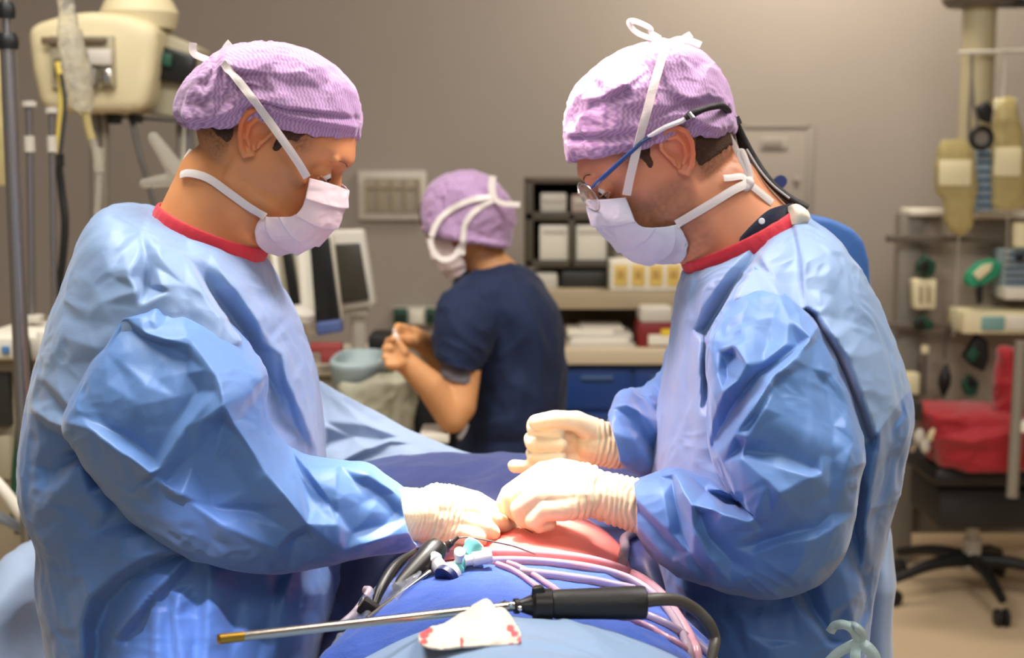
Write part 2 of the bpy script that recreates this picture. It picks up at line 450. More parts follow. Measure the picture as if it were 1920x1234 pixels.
# ================================================================== the two gowned surgeons: gowns
M_gown = mat('blue nonwoven gown', '5c85c0', .48, spec=.5, sheen=.30, sheen_rough=.4, bump=.2, bscale=500, bdist=.0006, var=.05, vscale=9, tl=.06)
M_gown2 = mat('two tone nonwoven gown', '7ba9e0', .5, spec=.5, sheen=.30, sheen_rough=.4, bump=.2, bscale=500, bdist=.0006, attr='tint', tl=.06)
M_red = mat('red neck binding', 'c92a38', .7, bump=.3, bscale=300, sheen=.2)
M_white_tie = mat('white tie band', 'efe6e0', .8, bump=.2, bscale=400, sheen=.2, tl=.15)

leftsurgeon = thing('person', 'gowned person without glasses left of the table, head bowed, both hands in the wound', 'person', tuple(P(330, 900, 1.76)*Vector((1, 1, 0)) if False else (-.40, 1.76, 0)))
rightsurgeon = thing('person', 'gowned person with spectacles right of the table, head bowed, suturing with both hands', 'person', (.33, 1.80, 0))

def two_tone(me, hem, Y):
    """paler tint above the hem line, bluer tint below"""
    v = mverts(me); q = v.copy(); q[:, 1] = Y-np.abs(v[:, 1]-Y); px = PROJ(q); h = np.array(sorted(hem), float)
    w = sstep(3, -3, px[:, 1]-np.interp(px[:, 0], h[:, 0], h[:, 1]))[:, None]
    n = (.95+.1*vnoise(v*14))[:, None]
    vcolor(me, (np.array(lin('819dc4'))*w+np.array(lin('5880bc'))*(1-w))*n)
# ---- left gown, body
LT = [(296, 400, 494, 486, 1.745, .078), (262, 386, 494, 486, 1.745, .098), (232, 381, 500, 500, 1.745, .128), (208, 388, 507, 516, 1.745, .165), (180, 424, 521, 548, 1.745, .192),
      (152, 490, 545, 592, 1.745, .205), (122, 570, 571, 655, 1.745, .213), (97, 650, 590, 720, 1.75, .218), (80, 715, 600, 790, 1.75, .22), (67, 780, 605, 850, 1.75, .22), (58, 860, 607, 920, 1.75, .22),
      (66, 925, 611, 975, 1.75, .22), (92, 985, 622, 1030, 1.75, .22), (90, 1060, 636, 1070, 1.75, .22), (103, 1130, 626, 1130, 1.75, .225), (118, 1200, 604, 1200, 1.75, .23), (128, 1300, 590, 1300, 1.75, .24), (130, 1500, 590, 1500, 1.75, .25), (130, 1900, 590, 1900, 1.75, .26), (130, 2150, 590, 2150, 1.75, .26)]
LF = FoldMap((40, 370, 660, 1300), [
    [(346, 487, 8), (385, 550, 26), (422, 606, 34), (452, 640, 36)],
    [(353, 484, 2), (396, 546, -16), (432, 600, -32), (462, 644, -34), (520, 740, -20)],
    [(318, 400, 3), (350, 424, 8), (392, 472, 12), (440, 540, 13), (480, 600, 13), (540, 720, 10), (592, 850, 4)],
    [(277, 396, -2), (264, 440, -3), (274, 500, -4), (277, 540, -8)],
    [(286, 396, 2), (276, 440, 3), (290, 500, 4), (300, 535, 12)],
    [(300, 440, 6), (350, 470, 2)], [(300, 480, 10), (345, 535, 14), (352, 560, 16)],
    [(228, 470, 2), (240, 520, 14), (256, 545, 16)], [(262, 470, 4), (262, 520, 2)],
    [(190, 470, 4), (210, 520, 4)],
    [(84, 712, 8), (104, 735, 11), (130, 765, 14)], [(82, 722, 2), (102, 746, 4), (124, 772, 6)],
    [(68, 772, 10), (92, 792, 14), (118, 801, 20), (140, 822, 18)],
    [(66, 782, 0), (92, 804, 0), (116, 814, -2), (150, 840, -6)],
    [(60, 906, -6), (105, 882, -14), (160, 850, -18), (200, 880, -16)],
    [(94, 944, 4), (118, 905, 12), (148, 872, 15), (186, 860, 10)],
    [(150, 960, 2), (190, 960, 6), (215, 925, -4)], [(168, 930, 9), (205, 905, 6)],
    [(354, 1028, 18), (274, 1044, 20), (212, 1080, 20), (168, 1120, 20), (152, 1172, 18), (158, 1240, 16)],
    [(330, 1040, 0), (244, 1084, -6), (204, 1130, -10), (184, 1180, -12), (178, 1240, -12)],
    [(360, 1036, 10), (300, 1098, 16), (262, 1140, 16), (222, 1184, 10)],
    [(366, 1050, 2), (316, 1110, 2), (270, 1160, -4), (240, 1200, -6)],
    [(190, 1050, 8), (232, 1012, 14), (280, 996, 10)], [(180, 1000, -4), (232, 980, -4)],
    [(290, 1124, 8), (290, 1180, 12), (292, 1240, 12)], [(284, 1130, 0), (282, 1240, 0)],
    [(332, 1120, 10), (328, 1160, 14), (340, 1240, 14)], [(318, 1140, 2), (322, 1240, 4)],
    [(392, 1070, 12), (388, 1150, 14), (384, 1240, 12)], [(380, 1080, 4), (372, 1160, 4), (366, 1240, 4)],
    [(440, 1080, 2), (430, 1240, 2)], [(552, 1062, 12), (532, 1120, 14), (512, 1240, 10)], [(536, 1066, 2), (508, 1140, 2), (480, 1240, 2)],
    [(600, 1070, 4), (590, 1130, 2), (570, 1220, 4)],
    [(530, 665, 10), (548, 720, 10), (574, 800, 10), (600, 858, 2)], [(520, 672, 0), (538, 740, -6), (558, 810, -10), (570, 860, -10)],
    [(500, 620, 5), (528, 588, 4)], [(506, 632, 0), (536, 596, 0)], [(508, 648, 5), (545, 606, 4)], [(490, 640, 0), (510, 660, 0)],
    [(566, 640, 6), (590, 720, 8), (604, 800, 4)], [(556, 650, 0), (576, 720, 0), (596, 810, 0)],
    [(400, 440, 0), (460, 500, 0), (500, 560, 0)],
], pts=[(160, 600, 3), (120, 680, 3), (180, 540, 3), (110, 1180, 4), (120, 1080, 4), (480, 560, 2), (230, 430, 4)])
g = outline_loft(LT, 280, 520, 2.15); g = fold_grid(g, LF, seed=1, cr_amp=.0016)
# the ring at the neck is open; the fabric turns in under the binding
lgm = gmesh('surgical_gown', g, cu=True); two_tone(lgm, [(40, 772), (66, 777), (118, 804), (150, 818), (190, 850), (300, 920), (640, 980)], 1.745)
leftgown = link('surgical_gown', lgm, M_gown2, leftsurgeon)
# ---- left gown, near sleeve
LS = [(338, 552, 266, 552, 1.60, .03), (352, 560, 244, 566, 1.60, .056), (384, 578, 208, 618, 1.592, .078), (428, 612, 162, 704, 1.578, .092), (468, 655, 124, 790, 1.565, .098),
      (498, 708, 155, 850, 1.55, .097), (496, 760, 205, 912, 1.55, .098), (512, 812, 262, 972, 1.55, .096), (552, 852, 345, 1030, 1.552, .09), (606, 865, 440, 1060, 1.555, .085),
      (648, 866, 540, 1066, 1.56, .078), (688, 874, 625, 1052, 1.565, .07), (722, 896, 700, 1036, 1.572, .06), (742, 910, 755, 1031, 1.578, .052), (752, 918, 786, 1022, 1.58, .048),
      (744, 924, 776, 1014, 1.58, .044), (700, 920, 730, 1010, 1.58, .04)]
LSF = FoldMap((90, 500, 820, 1100), [
    [(352, 561, 4), (341, 584, 10), (361, 640, 18), (405, 704, 26), (418, 760, 28), (436, 792, 28), (500, 888, 26), (576, 984, 22), (644, 1036, 12)],
    [(240, 600, 8), (268, 622, 12), (306, 638, 15), (355, 650, 16)], [(238, 607, 0), (268, 632, 1), (306, 648, 2), (350, 668, 6)],
    [(277, 556, 2), (270, 580, 8)], [(290, 560, 10), (296, 620, 10)], [(300, 560, 4), (310, 600, 6)], [(262, 575, 8), (284, 615, 10)],
    [(250, 560, -6), (222, 590, -6), (190, 650, -4)], [(256, 572, 6), (226, 604, 8), (196, 658, 6)],
    [(497, 706, 14), (470, 738, 18), (444, 778, 22)], [(500, 716, 2), (480, 750, 2), (452, 786, 14)],
    [(450, 640, 6), (470, 680, 10)], [(420, 620, 10), (450, 690, 16)],
    [(556, 862, -6), (566, 900, -4), (578, 960, 8)], [(560, 862, 6), (590, 900, 10), (634, 984, 14)], [(566, 876, 0), (604, 930, 0), (628, 960, 4)],
    [(520, 840, 8), (545, 900, 12), (566, 950, 16)],
    [(632, 872, 8), (630, 920, 8), (634, 962, 6)], [(640, 876, 4), (690, 892, 12), (742, 926, 12), (764, 950, 8)], [(660, 900, 0), (710, 925, 0), (740, 960, 0)],
    [(644, 1036, 16), (684, 1022, 16), (722, 1010, 16), (778, 1002, 8)], [(660, 1000, 4), (720, 985, 2), (765, 975, 4)],
    [(700, 1034, 0), (740, 1020, 0)], [(745, 1010, 6), (770, 1024, 4)],
    [(124, 792, 8), (170, 806, 14), (230, 850, 18), (282, 888, 20), (340, 930, 16), (420, 985, 14), (520, 1030, 12)],
    [(150, 780, 4), (200, 800, 2), (250, 830, 0), (288, 862, 2)],
    [(404, 735, 18), (350, 800, 14), (300, 878, 14), (272, 912, 12)], [(372, 735, 4), (320, 800, 2), (282, 850, 2)], [(420, 790, 12), (360, 850, 6), (312, 905, 6)],
    [(282, 896, 8), (262, 905, 4), (240, 930, 2)], [(296, 900, 12), (300, 918, 6)],
    [(320, 930, 4), (400, 950, 2), (480, 960, 4)],
    [(230, 680, 4), (290, 710, 6), (350, 700, 8)], [(200, 720, 6), (260, 760, 10), (330, 745, 8)],
    [(548, 998, 14), (572, 985, 20)], [(552, 1008, 4), (578, 996, 8)],
], pts=[(430, 860, 10), (470, 940, 10), (360, 1000, 8), (440, 1030, 8), (600, 1040, 6), (160, 740, 2), (700, 960, 4)])
g = outline_loft(LS, 260, 460, 2.2); g = fold_grid(g, LSF, seed=2, cr_amp=.0014)
link('gown_sleeve', gmesh('gown_sleeve', g, cu=True, caps=(True, False)), M_gown, leftgown)
# ---- left gown, far sleeve (behind the near one)
LS2 = [(330, 545, 290, 590, 1.90, .03), (372, 580, 240, 650, 1.92, .07), (440, 640, 210, 720, 1.93, .085), (480, 700, 220, 800, 1.93, .09), (505, 790, 260, 880, 1.92, .09), (540, 840, 340, 950, 1.90, .085),
       (600, 880, 450, 980, 1.86, .075), (650, 905, 560, 1000, 1.80, .065), (690, 925, 650, 1005, 1.755, .055), (712, 932, 700, 1005, 1.73, .05), (704, 938, 690, 1000, 1.73, .045)]
g = outline_loft(LS2, 90, 120, 2.2); g = fold_grid(g, None, seed=5, cr_amp=.006, cr_scale=12)
link('gown_sleeve', gmesh('gown_sleeve', g, cu=True, caps=(True, False)), M_gown, leftgown)

# ---- right gown, body
RT = [(1290, 512, 1500, 402, 1.80, .078), (1283, 512, 1508, 400, 1.80, .096), (1279, 524, 1526, 416, 1.80, .13), (1273, 548, 1556, 440, 1.80, .165), (1266, 590, 1594, 488, 1.80, .19),
      (1260, 640, 1630, 554, 1.80, .205), (1252, 690, 1662, 632, 1.80, .212), (1242, 740, 1684, 703, 1.80, .218), (1230, 800, 1693, 760, 1.80, .22), (1219, 860, 1680, 830, 1.80, .22), (1212, 920, 1668, 895, 1.80, .22),
      (1212, 990, 1648, 962, 1.80, .22), (1222, 1060, 1628, 1040, 1.80, .22), (1236, 1120, 1614, 1110, 1.80, .225), (1262, 1180, 1606, 1180, 1.80, .23), (1290, 1260, 1602, 1260, 1.80, .24), (1300, 1500, 1606, 1500, 1.80, .25), (1300, 2150, 1620, 2150, 1.80, .26)]
RF = FoldMap((1190, 380, 1720, 1300), [
    [(1474, 424, 4), (1428, 482, 20), (1380, 555, 33), (1332, 634, 38)],
    [(1464, 422, -2), (1417, 478, -16), (1368, 552, -30), (1322, 622, -26), (1322, 700, -14)],
    [(1450, 424, 5), (1396, 470, 5), (1340, 540, 4), (1300, 620, 2)],
    [(1411, 500, 16), (1450, 534, 18), (1505, 586, 14)], [(1418, 494, 8), (1456, 528, 10), (1508, 578, 6)],
    [(1484, 424, -3), (1496, 478, -4), (1500, 530, -3), (1508, 584, -10)], [(1491, 424, 4), (1503, 478, 5), (1507, 530, 5), (1516, 580, 8)],
    [(1520, 470, 4), (1550, 480, 1)], [(1515, 540, 5), (1560, 556, 1)], [(1530, 450, 0), (1570, 470, 4)],
    [(1520, 590, -10), (1530, 612, -8), (1558, 650, -6), (1582, 700, -6), (1614, 780, -4), (1630, 822, -4)],
    [(1534, 590, 12), (1560, 628, 20), (1588, 668, 24), (1612, 735, 24), (1640, 816, 20)],
    [(1692, 748, 4), (1668, 782, 14), (1646, 816, 24), (1642, 850, 20), (1630, 920, 16), (1620, 1000, 12), (1614, 1100, 8)],
    [(1690, 770, -2), (1672, 810, 0), (1660, 870, 0), (1644, 960, 0), (1630, 1060, -2)],
    [(1600, 850, -6), (1604, 930, -16), (1604, 1000, -20), (1616, 1080, -16), (1624, 1150, -10)],
    [(1560, 1030, 6), (1584, 1080, 14), (1592, 1130, 14), (1600, 1172, 8)], [(1570, 1160, -4), (1580, 1190, -4)],
    [(1500, 1096, -14), (1522, 1140, -16), (1560, 1196, -8)], [(1480, 1096, 10), (1502, 1146, 14), (1552, 1212, 8)], [(1530, 1080, 6), (1556, 1150, 4)],
    [(1318, 640, 12), (1314, 700, 20), (1314, 780, 22), (1330, 870, 14)], [(1262, 620, 0), (1250, 760, 2), (1230, 880, 2)],
    [(1282, 600, 10), (1276, 680, 12), (1262, 780, 12), (1250, 880, 10)], [(1292, 640, 6), (1288, 780, 6), (1290, 880, 6)],
    [(1326, 500, 5), (1310, 550, 6), (1300, 600, 6)], [(1312, 510, 0), (1298, 560, 0)], [(1340, 490, 6), (1330, 540, 6)], [(1296, 530, 6), (1286, 570, 5)],
    [(1240, 1110, 6), (1300, 1130, 10), (1362, 1120, 8), (1420, 1140, 4)], [(1300, 1160, 0), (1380, 1190, 2)], [(1360, 1128, 8), (1362, 1160, 2)], [(1400, 1190, 8), (1440, 1216, 8), (1400, 1230, 2)],
], pts=[(1600, 560, 3), (1640, 640, 3), (1580, 600, 2), (1450, 1200, 3)])
g = outline_loft(RT, 280, 520, 2.15); g = fold_grid(g, RF, seed=3, cr_amp=.0016)
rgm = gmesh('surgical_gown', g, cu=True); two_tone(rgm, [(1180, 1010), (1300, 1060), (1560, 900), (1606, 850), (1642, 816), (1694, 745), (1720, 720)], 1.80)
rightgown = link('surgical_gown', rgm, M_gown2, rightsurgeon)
RS = [(1414, 500, 1510, 584, 1.645, .03), (1402, 512, 1530, 604, 1.642, .046), (1376, 548, 1562, 666, 1.63, .07), (1350, 592, 1588, 732, 1.615, .086), (1328, 642, 1606, 792, 1.60, .097), (1326, 690, 1612, 822, 1.585, .10),
      (1330, 730, 1615, 850, 1.575, .10), (1328, 790, 1604, 905, 1.575, .10), (1332, 850, 1594, 965, 1.575, .10), (1362, 915, 1572, 1030, 1.575, .098), (1372, 925, 1520, 1086, 1.575, .094),
      (1338, 905, 1450, 1112, 1.58, .088), (1304, 892, 1380, 1108, 1.585, .08), (1268, 882, 1315, 1092, 1.59, .072), (1236, 886, 1262, 1072, 1.60, .062), (1208, 896, 1222, 1040, 1.605, .053), (1188, 904, 1192, 996, 1.61, .046),
      (1196, 910, 1200, 988, 1.61, .042), (1240, 905, 1244, 985, 1.61, .04)]
RSF = FoldMap((1170, 540, 1640, 1150), [
    [(1326, 640, 14), (1344, 700, 14), (1354, 733, 22), (1340, 780, 12), (1328, 820, 10)],
    [(1376, 648, 24), (1400, 684, 26), (1386, 712, 24), (1356, 735, 24)], [(1374, 664, 4), (1364, 690, -2), (1366, 708, 0)], [(1350, 660, 10), (1352, 690, 8)],
    [(1522, 634, 20), (1486, 674, 22), (1453, 702, 24), (1411, 769, 24), (1378, 815, 22), (1334, 864, 16)],
    [(1500, 646, 4), (1460, 678, 0), (1412, 712, -4), (1378, 760, -8), (1336, 836, -8)],
    [(1474, 646, 12), (1430, 680, 14), (1390, 720, 14)],
    [(1460, 712, 12), (1416, 784, 12), (1392, 838, 8)],
    [(1430, 764, 20), (1400, 820, 22), (1390, 860, 22), (1392, 925, 24), (1406, 972, 26)],
    [(1262, 884, 14), (1280, 920, 20), (1298, 948, 24), (1354, 962, 26), (1406, 976, 28), (1440, 905, 24)],
    [(1290, 892, 0), (1322, 922, -8), (1358, 938, -18), (1386, 944, -20)], [(1338, 880, 12), (1352, 920, 10), (1384, 932, 12)],
    [(1398, 858, 20), (1432, 896, 25), (1462, 926, 28), (1524, 896, 22)], [(1400, 846, 12), (1460, 852, 8), (1524, 878, 8)],
    [(1192, 936, 8), (1224, 970, 14), (1252, 998, 16), (1300, 1040, 12)], [(1200, 960, 0), (1230, 990, 2), (1264, 1030, 2)],
    [(1232, 892, 6), (1246, 930, 12), (1254, 990, 16)], [(1262, 900, 0), (1270, 950, -2), (1276, 1000, 0)],
    [(1282, 940, 14), (1300, 990, 16), (1334, 1050, 16), (1370, 1096, 12)], [(1292, 1030, 4), (1320, 1080, 2)],
    [(1216, 1010, 8), (1260, 1056, 10), (1300, 1070, 8)],
    [(1310, 960, 8), (1330, 1010, 4), (1370, 1050, 4)],
    [(1410, 1040, 8), (1470, 1018, 12), (1530, 1010, 14), (1560, 990, 14)], [(1420, 1020, 2), (1480, 1000, 4), (1530, 990, 4)],
    [(1560, 960, 6), (1572, 985, 14), (1580, 1010, 12), (1540, 1050, 12), (1470, 1090, 10)],
    [(1528, 640, 8), (1560, 700, 12), (1592, 760, 12), (1600, 830, 10)], [(1544, 720, 2), (1560, 800, 2)], [(1520, 690, 10), (1500, 740, 8)],
    [(1560, 860, 4), (1556, 920, 8)],
    [(1410, 560, 8), (1390, 600, 10), (1372, 640, 12)], [(1450, 590, 4), (1440, 640, 4)], [(1480, 600, 10), (1476, 640, 10)],
], pts=[(1470, 780, 10), (1460, 1050, 8), (1500, 960, 14), (1420, 740, 14), (1540, 850, 8)])
g = outline_loft(RS, 260, 460, 2.2); g = fold_grid(g, RSF, seed=4, cr_amp=.0014)
link('gown_sleeve', gmesh('gown_sleeve', g, cu=True, caps=(True, False)), M_gown, rightgown)
RS2 = [(1350, 560, 1420, 600, 1.94, .03), (1300, 590, 1420, 700, 1.96, .07), (1262, 640, 1370, 800, 1.96, .085), (1240, 700, 1300, 860, 1.93, .09), (1212, 726, 1250, 890, 1.89, .085), (1182, 729, 1215, 895, 1.84, .075), (1158, 745, 1180, 880, 1.80, .062),
       (1140, 772, 1165, 868, 1.775, .05), (1146, 780, 1168, 862, 1.775, .045), (1180, 790, 1195, 862, 1.79, .04)]
RS2F = FoldMap((1120, 560, 1440, 920), [
    [(1160, 742, 6), (1176, 760, 14), (1212, 780, 16), (1240, 830, 10)], [(1186, 732, 2), (1208, 752, -4), (1230, 770, -6)], [(1215, 735, 12), (1236, 790, 10)],
    [(1168, 800, 4), (1190, 830, 12), (1225, 880, 8)], [(1180, 780, -2), (1200, 810, -4), (1230, 850, -6)], [(1240, 660, 10), (1250, 720, 12)], [(1226, 720, 4), (1252, 740, -6)]])
g = outline_loft(RS2, 140, 220, 2.2); g = fold_grid(g, RS2F, seed=6, cr_amp=.003, cr_scale=20)
link('gown_sleeve', gmesh('gown_sleeve', g, cu=True, caps=(True, False)), M_gown, rightgown)

# ---- red neck bindings: a raised band round each neck opening
def binding(ring, parent, r=.0075, h=.012):
    p = crs(ring, 120, True); t = np.roll(p, -1, 0)-np.roll(p, 1, 0); t /= np.linalg.norm(t, axis=1, keepdims=True)
    c = p.mean(0); n = np.cross(p[3]-c, p[30]-c); n /= np.linalg.norm(n); n = n if n[2] > 0 else -n
    out = np.cross(t, n); out *= np.sign((out*(p-c)).sum(1))[:, None]
    k = np.linspace(0, 2*np.pi, 14, endpoint=False)
    ph = np.arange(120)
    g = p[:, None]+out[:, None]*(np.cos(k)*.0028)[None, :, None]+n*((np.sin(k)*h)[None, :, None])+ (np.sin(ph*1.9)*.0005)[:, None, None]*out[:, None]
    return link('neck_binding', gmesh('neck_binding', g, cu=True, cv=True), M_red, parent)
def neck_ring(A, B, Y, T, k=16):
    A = P(*A, Y); B = P(*B, Y); C = (A+B)/2; H = (B-A)/2
    return [tuple(C+H*math.cos(a)+Vector((0, -1, 0))*T*math.sin(a)) for a in np.linspace(0, 2*math.pi, k, endpoint=False)]
# ================================================================== bodies
M_skinL = mat('skin of left person', 'd9976a', .5, spec=.4, sss=.12, bump=.12, bscale=260, bdist=.0006, attr='tint')
M_skinR = mat('skin of right person', 'd9906c', .5, spec=.4, sss=.12, bump=.12, bscale=260, bdist=.0006, attr='tint')
M_hair = mat('short brown hair', '4b3424', .7, spec=.3, bump=.9, bscale=700, bdist=.002, var=.3, vscale=300)
M_brow = mat('eyebrow hair', '6b4430', .8, bump=.8, bscale=900, bdist=.001)
M_eye = mat('eye white', 'd8cfc8', .25); M_iris = mat('dark iris', '2b1d16', .2)

def head_frame(O, Y, tilt, s, k=.01, yaw=0):
    """canonical head centimetres (u forward, v up, w to the side) -> room"""
    t = math.radians(tilt); F = Vector((s*math.cos(t), 0, -math.sin(t))); U = Vector((s*math.sin(t), 0, math.cos(t))); W = Vector((0, 1, 0))
    if yaw:
        R = Matrix.Rotation(math.radians(yaw), 3, 'Z'); F, U, W = R @ F, R @ U, R @ W
    O = P(O[0], O[1], Y); A = np.array([F, U, W])*k
    def f(p):
        p = np.asarray(p, float); return p @ A + np.array(O)
    f.inv = lambda q: (np.asarray(q, float)-np.array(O)) @ np.linalg.inv(A)
    f.A = A; return f
HEAD = [(-10.9, 6.2, 3.2, 1.2), (-10.4, 7.4, 1.4, 2.7), (-9.4, 8.0, -.8, 4.2), (-8.0, 8.4, -3.4, 5.2), (-6.2, 8.9, -6.6, 6.1), (-4.2, 9.2, -8.6, 6.8), (-2, 9.1, -9.6, 7.1), (0, 9.1, -10.3, 7.3),
        (1.6, 9.7, -10.7, 7.45), (3, 10.0, -10.9, 7.6), (5.4, 9.4, -10.6, 7.4), (7.6, 7.9, -9.6, 6.6), (9.2, 5.6, -7.8, 5.3), (10.2, 3.0, -5.4, 3.3), (10.6, .2, -2.6, 1.2)]
def head_grid():
    s = cr(np.array(HEAD), 90); t = np.linspace(0, 2*np.pi, 96, endpoint=False); c, q = np.cos(t), np.sin(t)
    e = 2/2.35; C = np.sign(c)*np.abs(c)**e; Q = np.sign(q)*np.abs(q)**e
    u = (s[:, 1]+s[:, 2])[:, None]/2 + (s[:, 1]-s[:, 2])[:, None]/2*C[None]
    w = s[:, 3][:, None]*Q[None]*(1-.13*np.clip(C, 0, 1)[None]**1.5)
    g = np.stack([u, np.repeat(s[:, 0][:, None], 96, 1), w], -1)
    for sg in (-1, 1):      # eye sockets and hollow of the cheek
        d = ((g[..., 0]-9.2)/2.6)**2+((g[..., 1]+.1)/1.45)**2+((g[..., 2]-sg*3.3)/2.1)**2
        g[..., 0] -= 1.0*np.exp(-d)
        d = ((g[..., 0]-5)/3.5)**2+((g[..., 1]+5.5)/2.5)**2+((g[..., 2]-sg*6)/2)**2
        g[..., 2] -= sg*.5*np.exp(-d)
    return g
def cap2(f, a, ra, b, rb): return capsule(f(a), ra*.01, f(b), rb*.01)
def face_parts(f):
    G = [cap2(f, (9.0, .9, 0), .6, (10.7, -3.0, 0), .8), cap2(f, (10.5, -3.1, 0), .85, (9.4, -3.9, 0), .85),
         cap2(f, (9.0, 2.1, .8), .62, (8.2, 2.1, 4.2), .6), cap2(f, (9.0, 2.1, -.8), .62, (8.2, 2.1, -4.2), .6),
         cap2(f, (9.1, -5.7, 1.2), .5, (9.1, -5.7, -1.2), .5), cap2(f, (8.8, -6.7, 1.0), .5, (8.8, -6.7, -1.0), .5),
         cap2(f, (7.3, -9.2, .9), 1.1, (7.3, -9.2, -.9), 1.1)]
    for sg in (-1, 1):
        G.append(ellipsoid(f((7.75, -.15, sg*3.2)), (.0119, .0119, .0119)))
        G += [cap2(f, (9.8, -3.7, sg*.9), .6, (9.8, -3.6, sg*1.0), .6),
              cap2(f, (6.4, -2.2, sg*4.9), 0.8, (3.2, -1.6, sg*5.9), .9),      # cheek bone
              cap2(f, (6.4, -8.9, sg*2.8), 1.0, (-.6, -6.8, sg*5.4), 1.1), cap2(f, (-.6, -6.8, sg*5.4), 1.1, (-1.2, -3, sg*6.2), 1.0)]
    return G
def ear_mesh(f, sg, du=0, dv=0):
    u0, v0 = -1.3, -.6
    E = lambda u, v, w, r: (*f((u0+(u-u0)*.84+du, v0+(v-v0)*.84+dv, sg*(w+.25+.5*max(0, min(1, (v+1)/3))))), r*.01)
    G = []
    def ch(L):
        for a, b in zip(L[:-1], L[1:]): G.append(capsule(a[:3], a[3], b[:3], b[3], 14, 5))
    ch([E(.2, -.5, 7.35, .22), E(.5, .9, 7.55, .26), E(0, 2.1, 7.9, .29), E(-1.3, 2.9, 8.2, .30), E(-2.8, 2.6, 8.5, .31), E(-3.6, 1.3, 8.6, .31), E(-3.6, -.4, 8.5, .31), E(-2.9, -2.0, 8.2, .33), E(-1.9, -3.3, 7.9, .40), E(-1.0, -3.9, 7.6, .45), E(-.2, -3.2, 7.35, .34)])
    ch([E(-1.0, 1.7, 7.95, .2), E(-2.2, 1.3, 8.15, .28), E(-2.6, -.1, 8.15, .32), E(-2.1, -1.6, 7.95, .33), E(-1.2, -2.4, 7.7, .30)])
    ch([E(.1, -.7, 7.35, .26), E(-.15, -1.4, 7.45, .30), E(-.1, -2.0, 7.35, .24)])
    G.append(ellipsoid(E(-1.0, -3.3, 7.5, 1)[:3], (.0055, .0032, .0062)))
    rings = []
    pl = np.array([(.3, -.4, 7.0), (.4, .9, 7.2), (-.1, 2.0, 7.5), (-1.3, 2.75, 7.8), (-2.7, 2.45, 8.1), (-3.4, 1.2, 8.2), (-3.4, -.4, 8.1), (-2.7, -1.9, 7.9), (-1.8, -3.1, 7.6), (-1.0, -3.8, 7.3), (-.2, -3.0, 7.1), (.1, -1.8, 7.0)])
    c = np.array([-1.1, -.6, 7.1])
    for sc, off in ((.25, .1), (.55, .05), (.98, .25), (1.0, -.05), (.6, -.5), (.25, -.8)):
        q = c+(pl-c)*np.array([sc, sc, max(sc, .0)]); q[:, 2] += off; q[:, 2] += .25+.5*np.clip((q[:, 1]+1)/3, 0, 1); q[:, 0] = u0+(q[:, 0]-u0)*.84+du; q[:, 1] = v0+(q[:, 1]-v0)*.84+dv; q[:, 2] *= sg; rings.append(f(q))
    G.append(np.array(rings))
    return blob('ear', G, .0009, 4, .5)
def build_body(parent, f, Y, neck, torso, arms, voxel, skin, base, stub=None, red=None, ear=(0, 0)):
    G = [f(head_grid())] + face_parts(f)
    G.append(outline_loft(neck, 48, 40, 2.1)); G.append(outline_loft(torso, 48, 40, 2.2))
    for a in arms: G += chain(a)
    me = blob('person', G, voxel, 5, .5)
    v = mverts(me); c = f.inv(v)
    kk = 1-.065*sstep(2.6, 5.0, c[:, 1])*(np.abs(c).max(1) < 14); c[:, 0] *= kk; c[:, 2] *= kk; c[:, 1] = np.where(c[:, 1] > 2.6, 2.6+(c[:, 1]-2.6)*np.minimum(1, kk+.0), c[:, 1])
    near_head = (c[:, 1] > 2.6) & (c[:, 1] < 16) & (np.abs(c[:, 0]) < 15) & (np.abs(c[:, 2]) < 12); v[near_head] = f(c)[near_head]; set_verts(me, v)
    col = np.tile(np.array(lin(base)), (len(v), 1))
    n1 = vnoise(v*60)[:, None]; n2 = vnoise(v*220)[:, None]
    col = col*(0.93+.14*n1)
    blush = lambda cc, rr, s: s*np.exp(-(((c-np.array(cc))/np.array(rr))**2).sum(1))[:, None]
    reds = sum(blush((-1.5, -.5, sg*8.3), (2.6, 3.2, 1.6), 1.0) for sg in (-1, 1)) + blush((11, -3, 0), (2, 2, 2), .8) + sum(blush((8, -1.6, sg*4), (2, 1.6, 2), .5) for sg in (-1, 1))
    col = col*(1-reds*np.array([0, .28, .30]))
    if stub:
        # beard stubble on cheek, jaw and upper neck
        m = (sstep(-2.2, -4.6, c[:, 1]+.0*c[:, 0])*sstep(-1.6, 1.0, c[:, 0])*sstep(-15, -12, c[:, 1]))[:, None]*(.55+.5*n2)*stub
        col = col*(1-m)+np.array(lin('6b4a38'))*m
    # cropped hair thins out over the nape and temple
    fade = np.maximum(sstep(-8.0, -3.6, c[:, 1])*sstep(-1.6, -3.6, c[:, 0]), sstep(-.6, 1.6, c[:, 1])*sstep(6.2, 4.0, c[:, 0])*(1-(((c[:, 0]+1.3)/3.4)**2+((c[:, 1]+.6)/4.2)**2 < 1)))
    fade = (fade*(.35+.65*vnoise(c*np.array([14, 5, 14]))))[:, None]*.92
    col = col*(1-fade)+np.array(lin('4b3424'))*fade
    vcolor(me, col)
    body = link('body', me, skin, parent)
    for sg in (-1, 1):
        em = ear_mesh(f, sg, *ear); ev = mverts(em); ec = f.inv(ev)-np.array([ear[0], ear[1], 0])
        inner = np.exp(-((ec[:, 0]+.9)/1.5)**2-((ec[:, 1]+.8)/1.8)**2)[:, None]
        rr = np.clip(np.exp(-((ec[:, 0]+3.0)/1.5)**2)[:, None]+inner*.5, 0, 1)
        vcolor(em, np.array(lin(base))*(1-rr*np.array([.0, .30, .34]))); link('ear', em, skin, body)
    return body, me, c

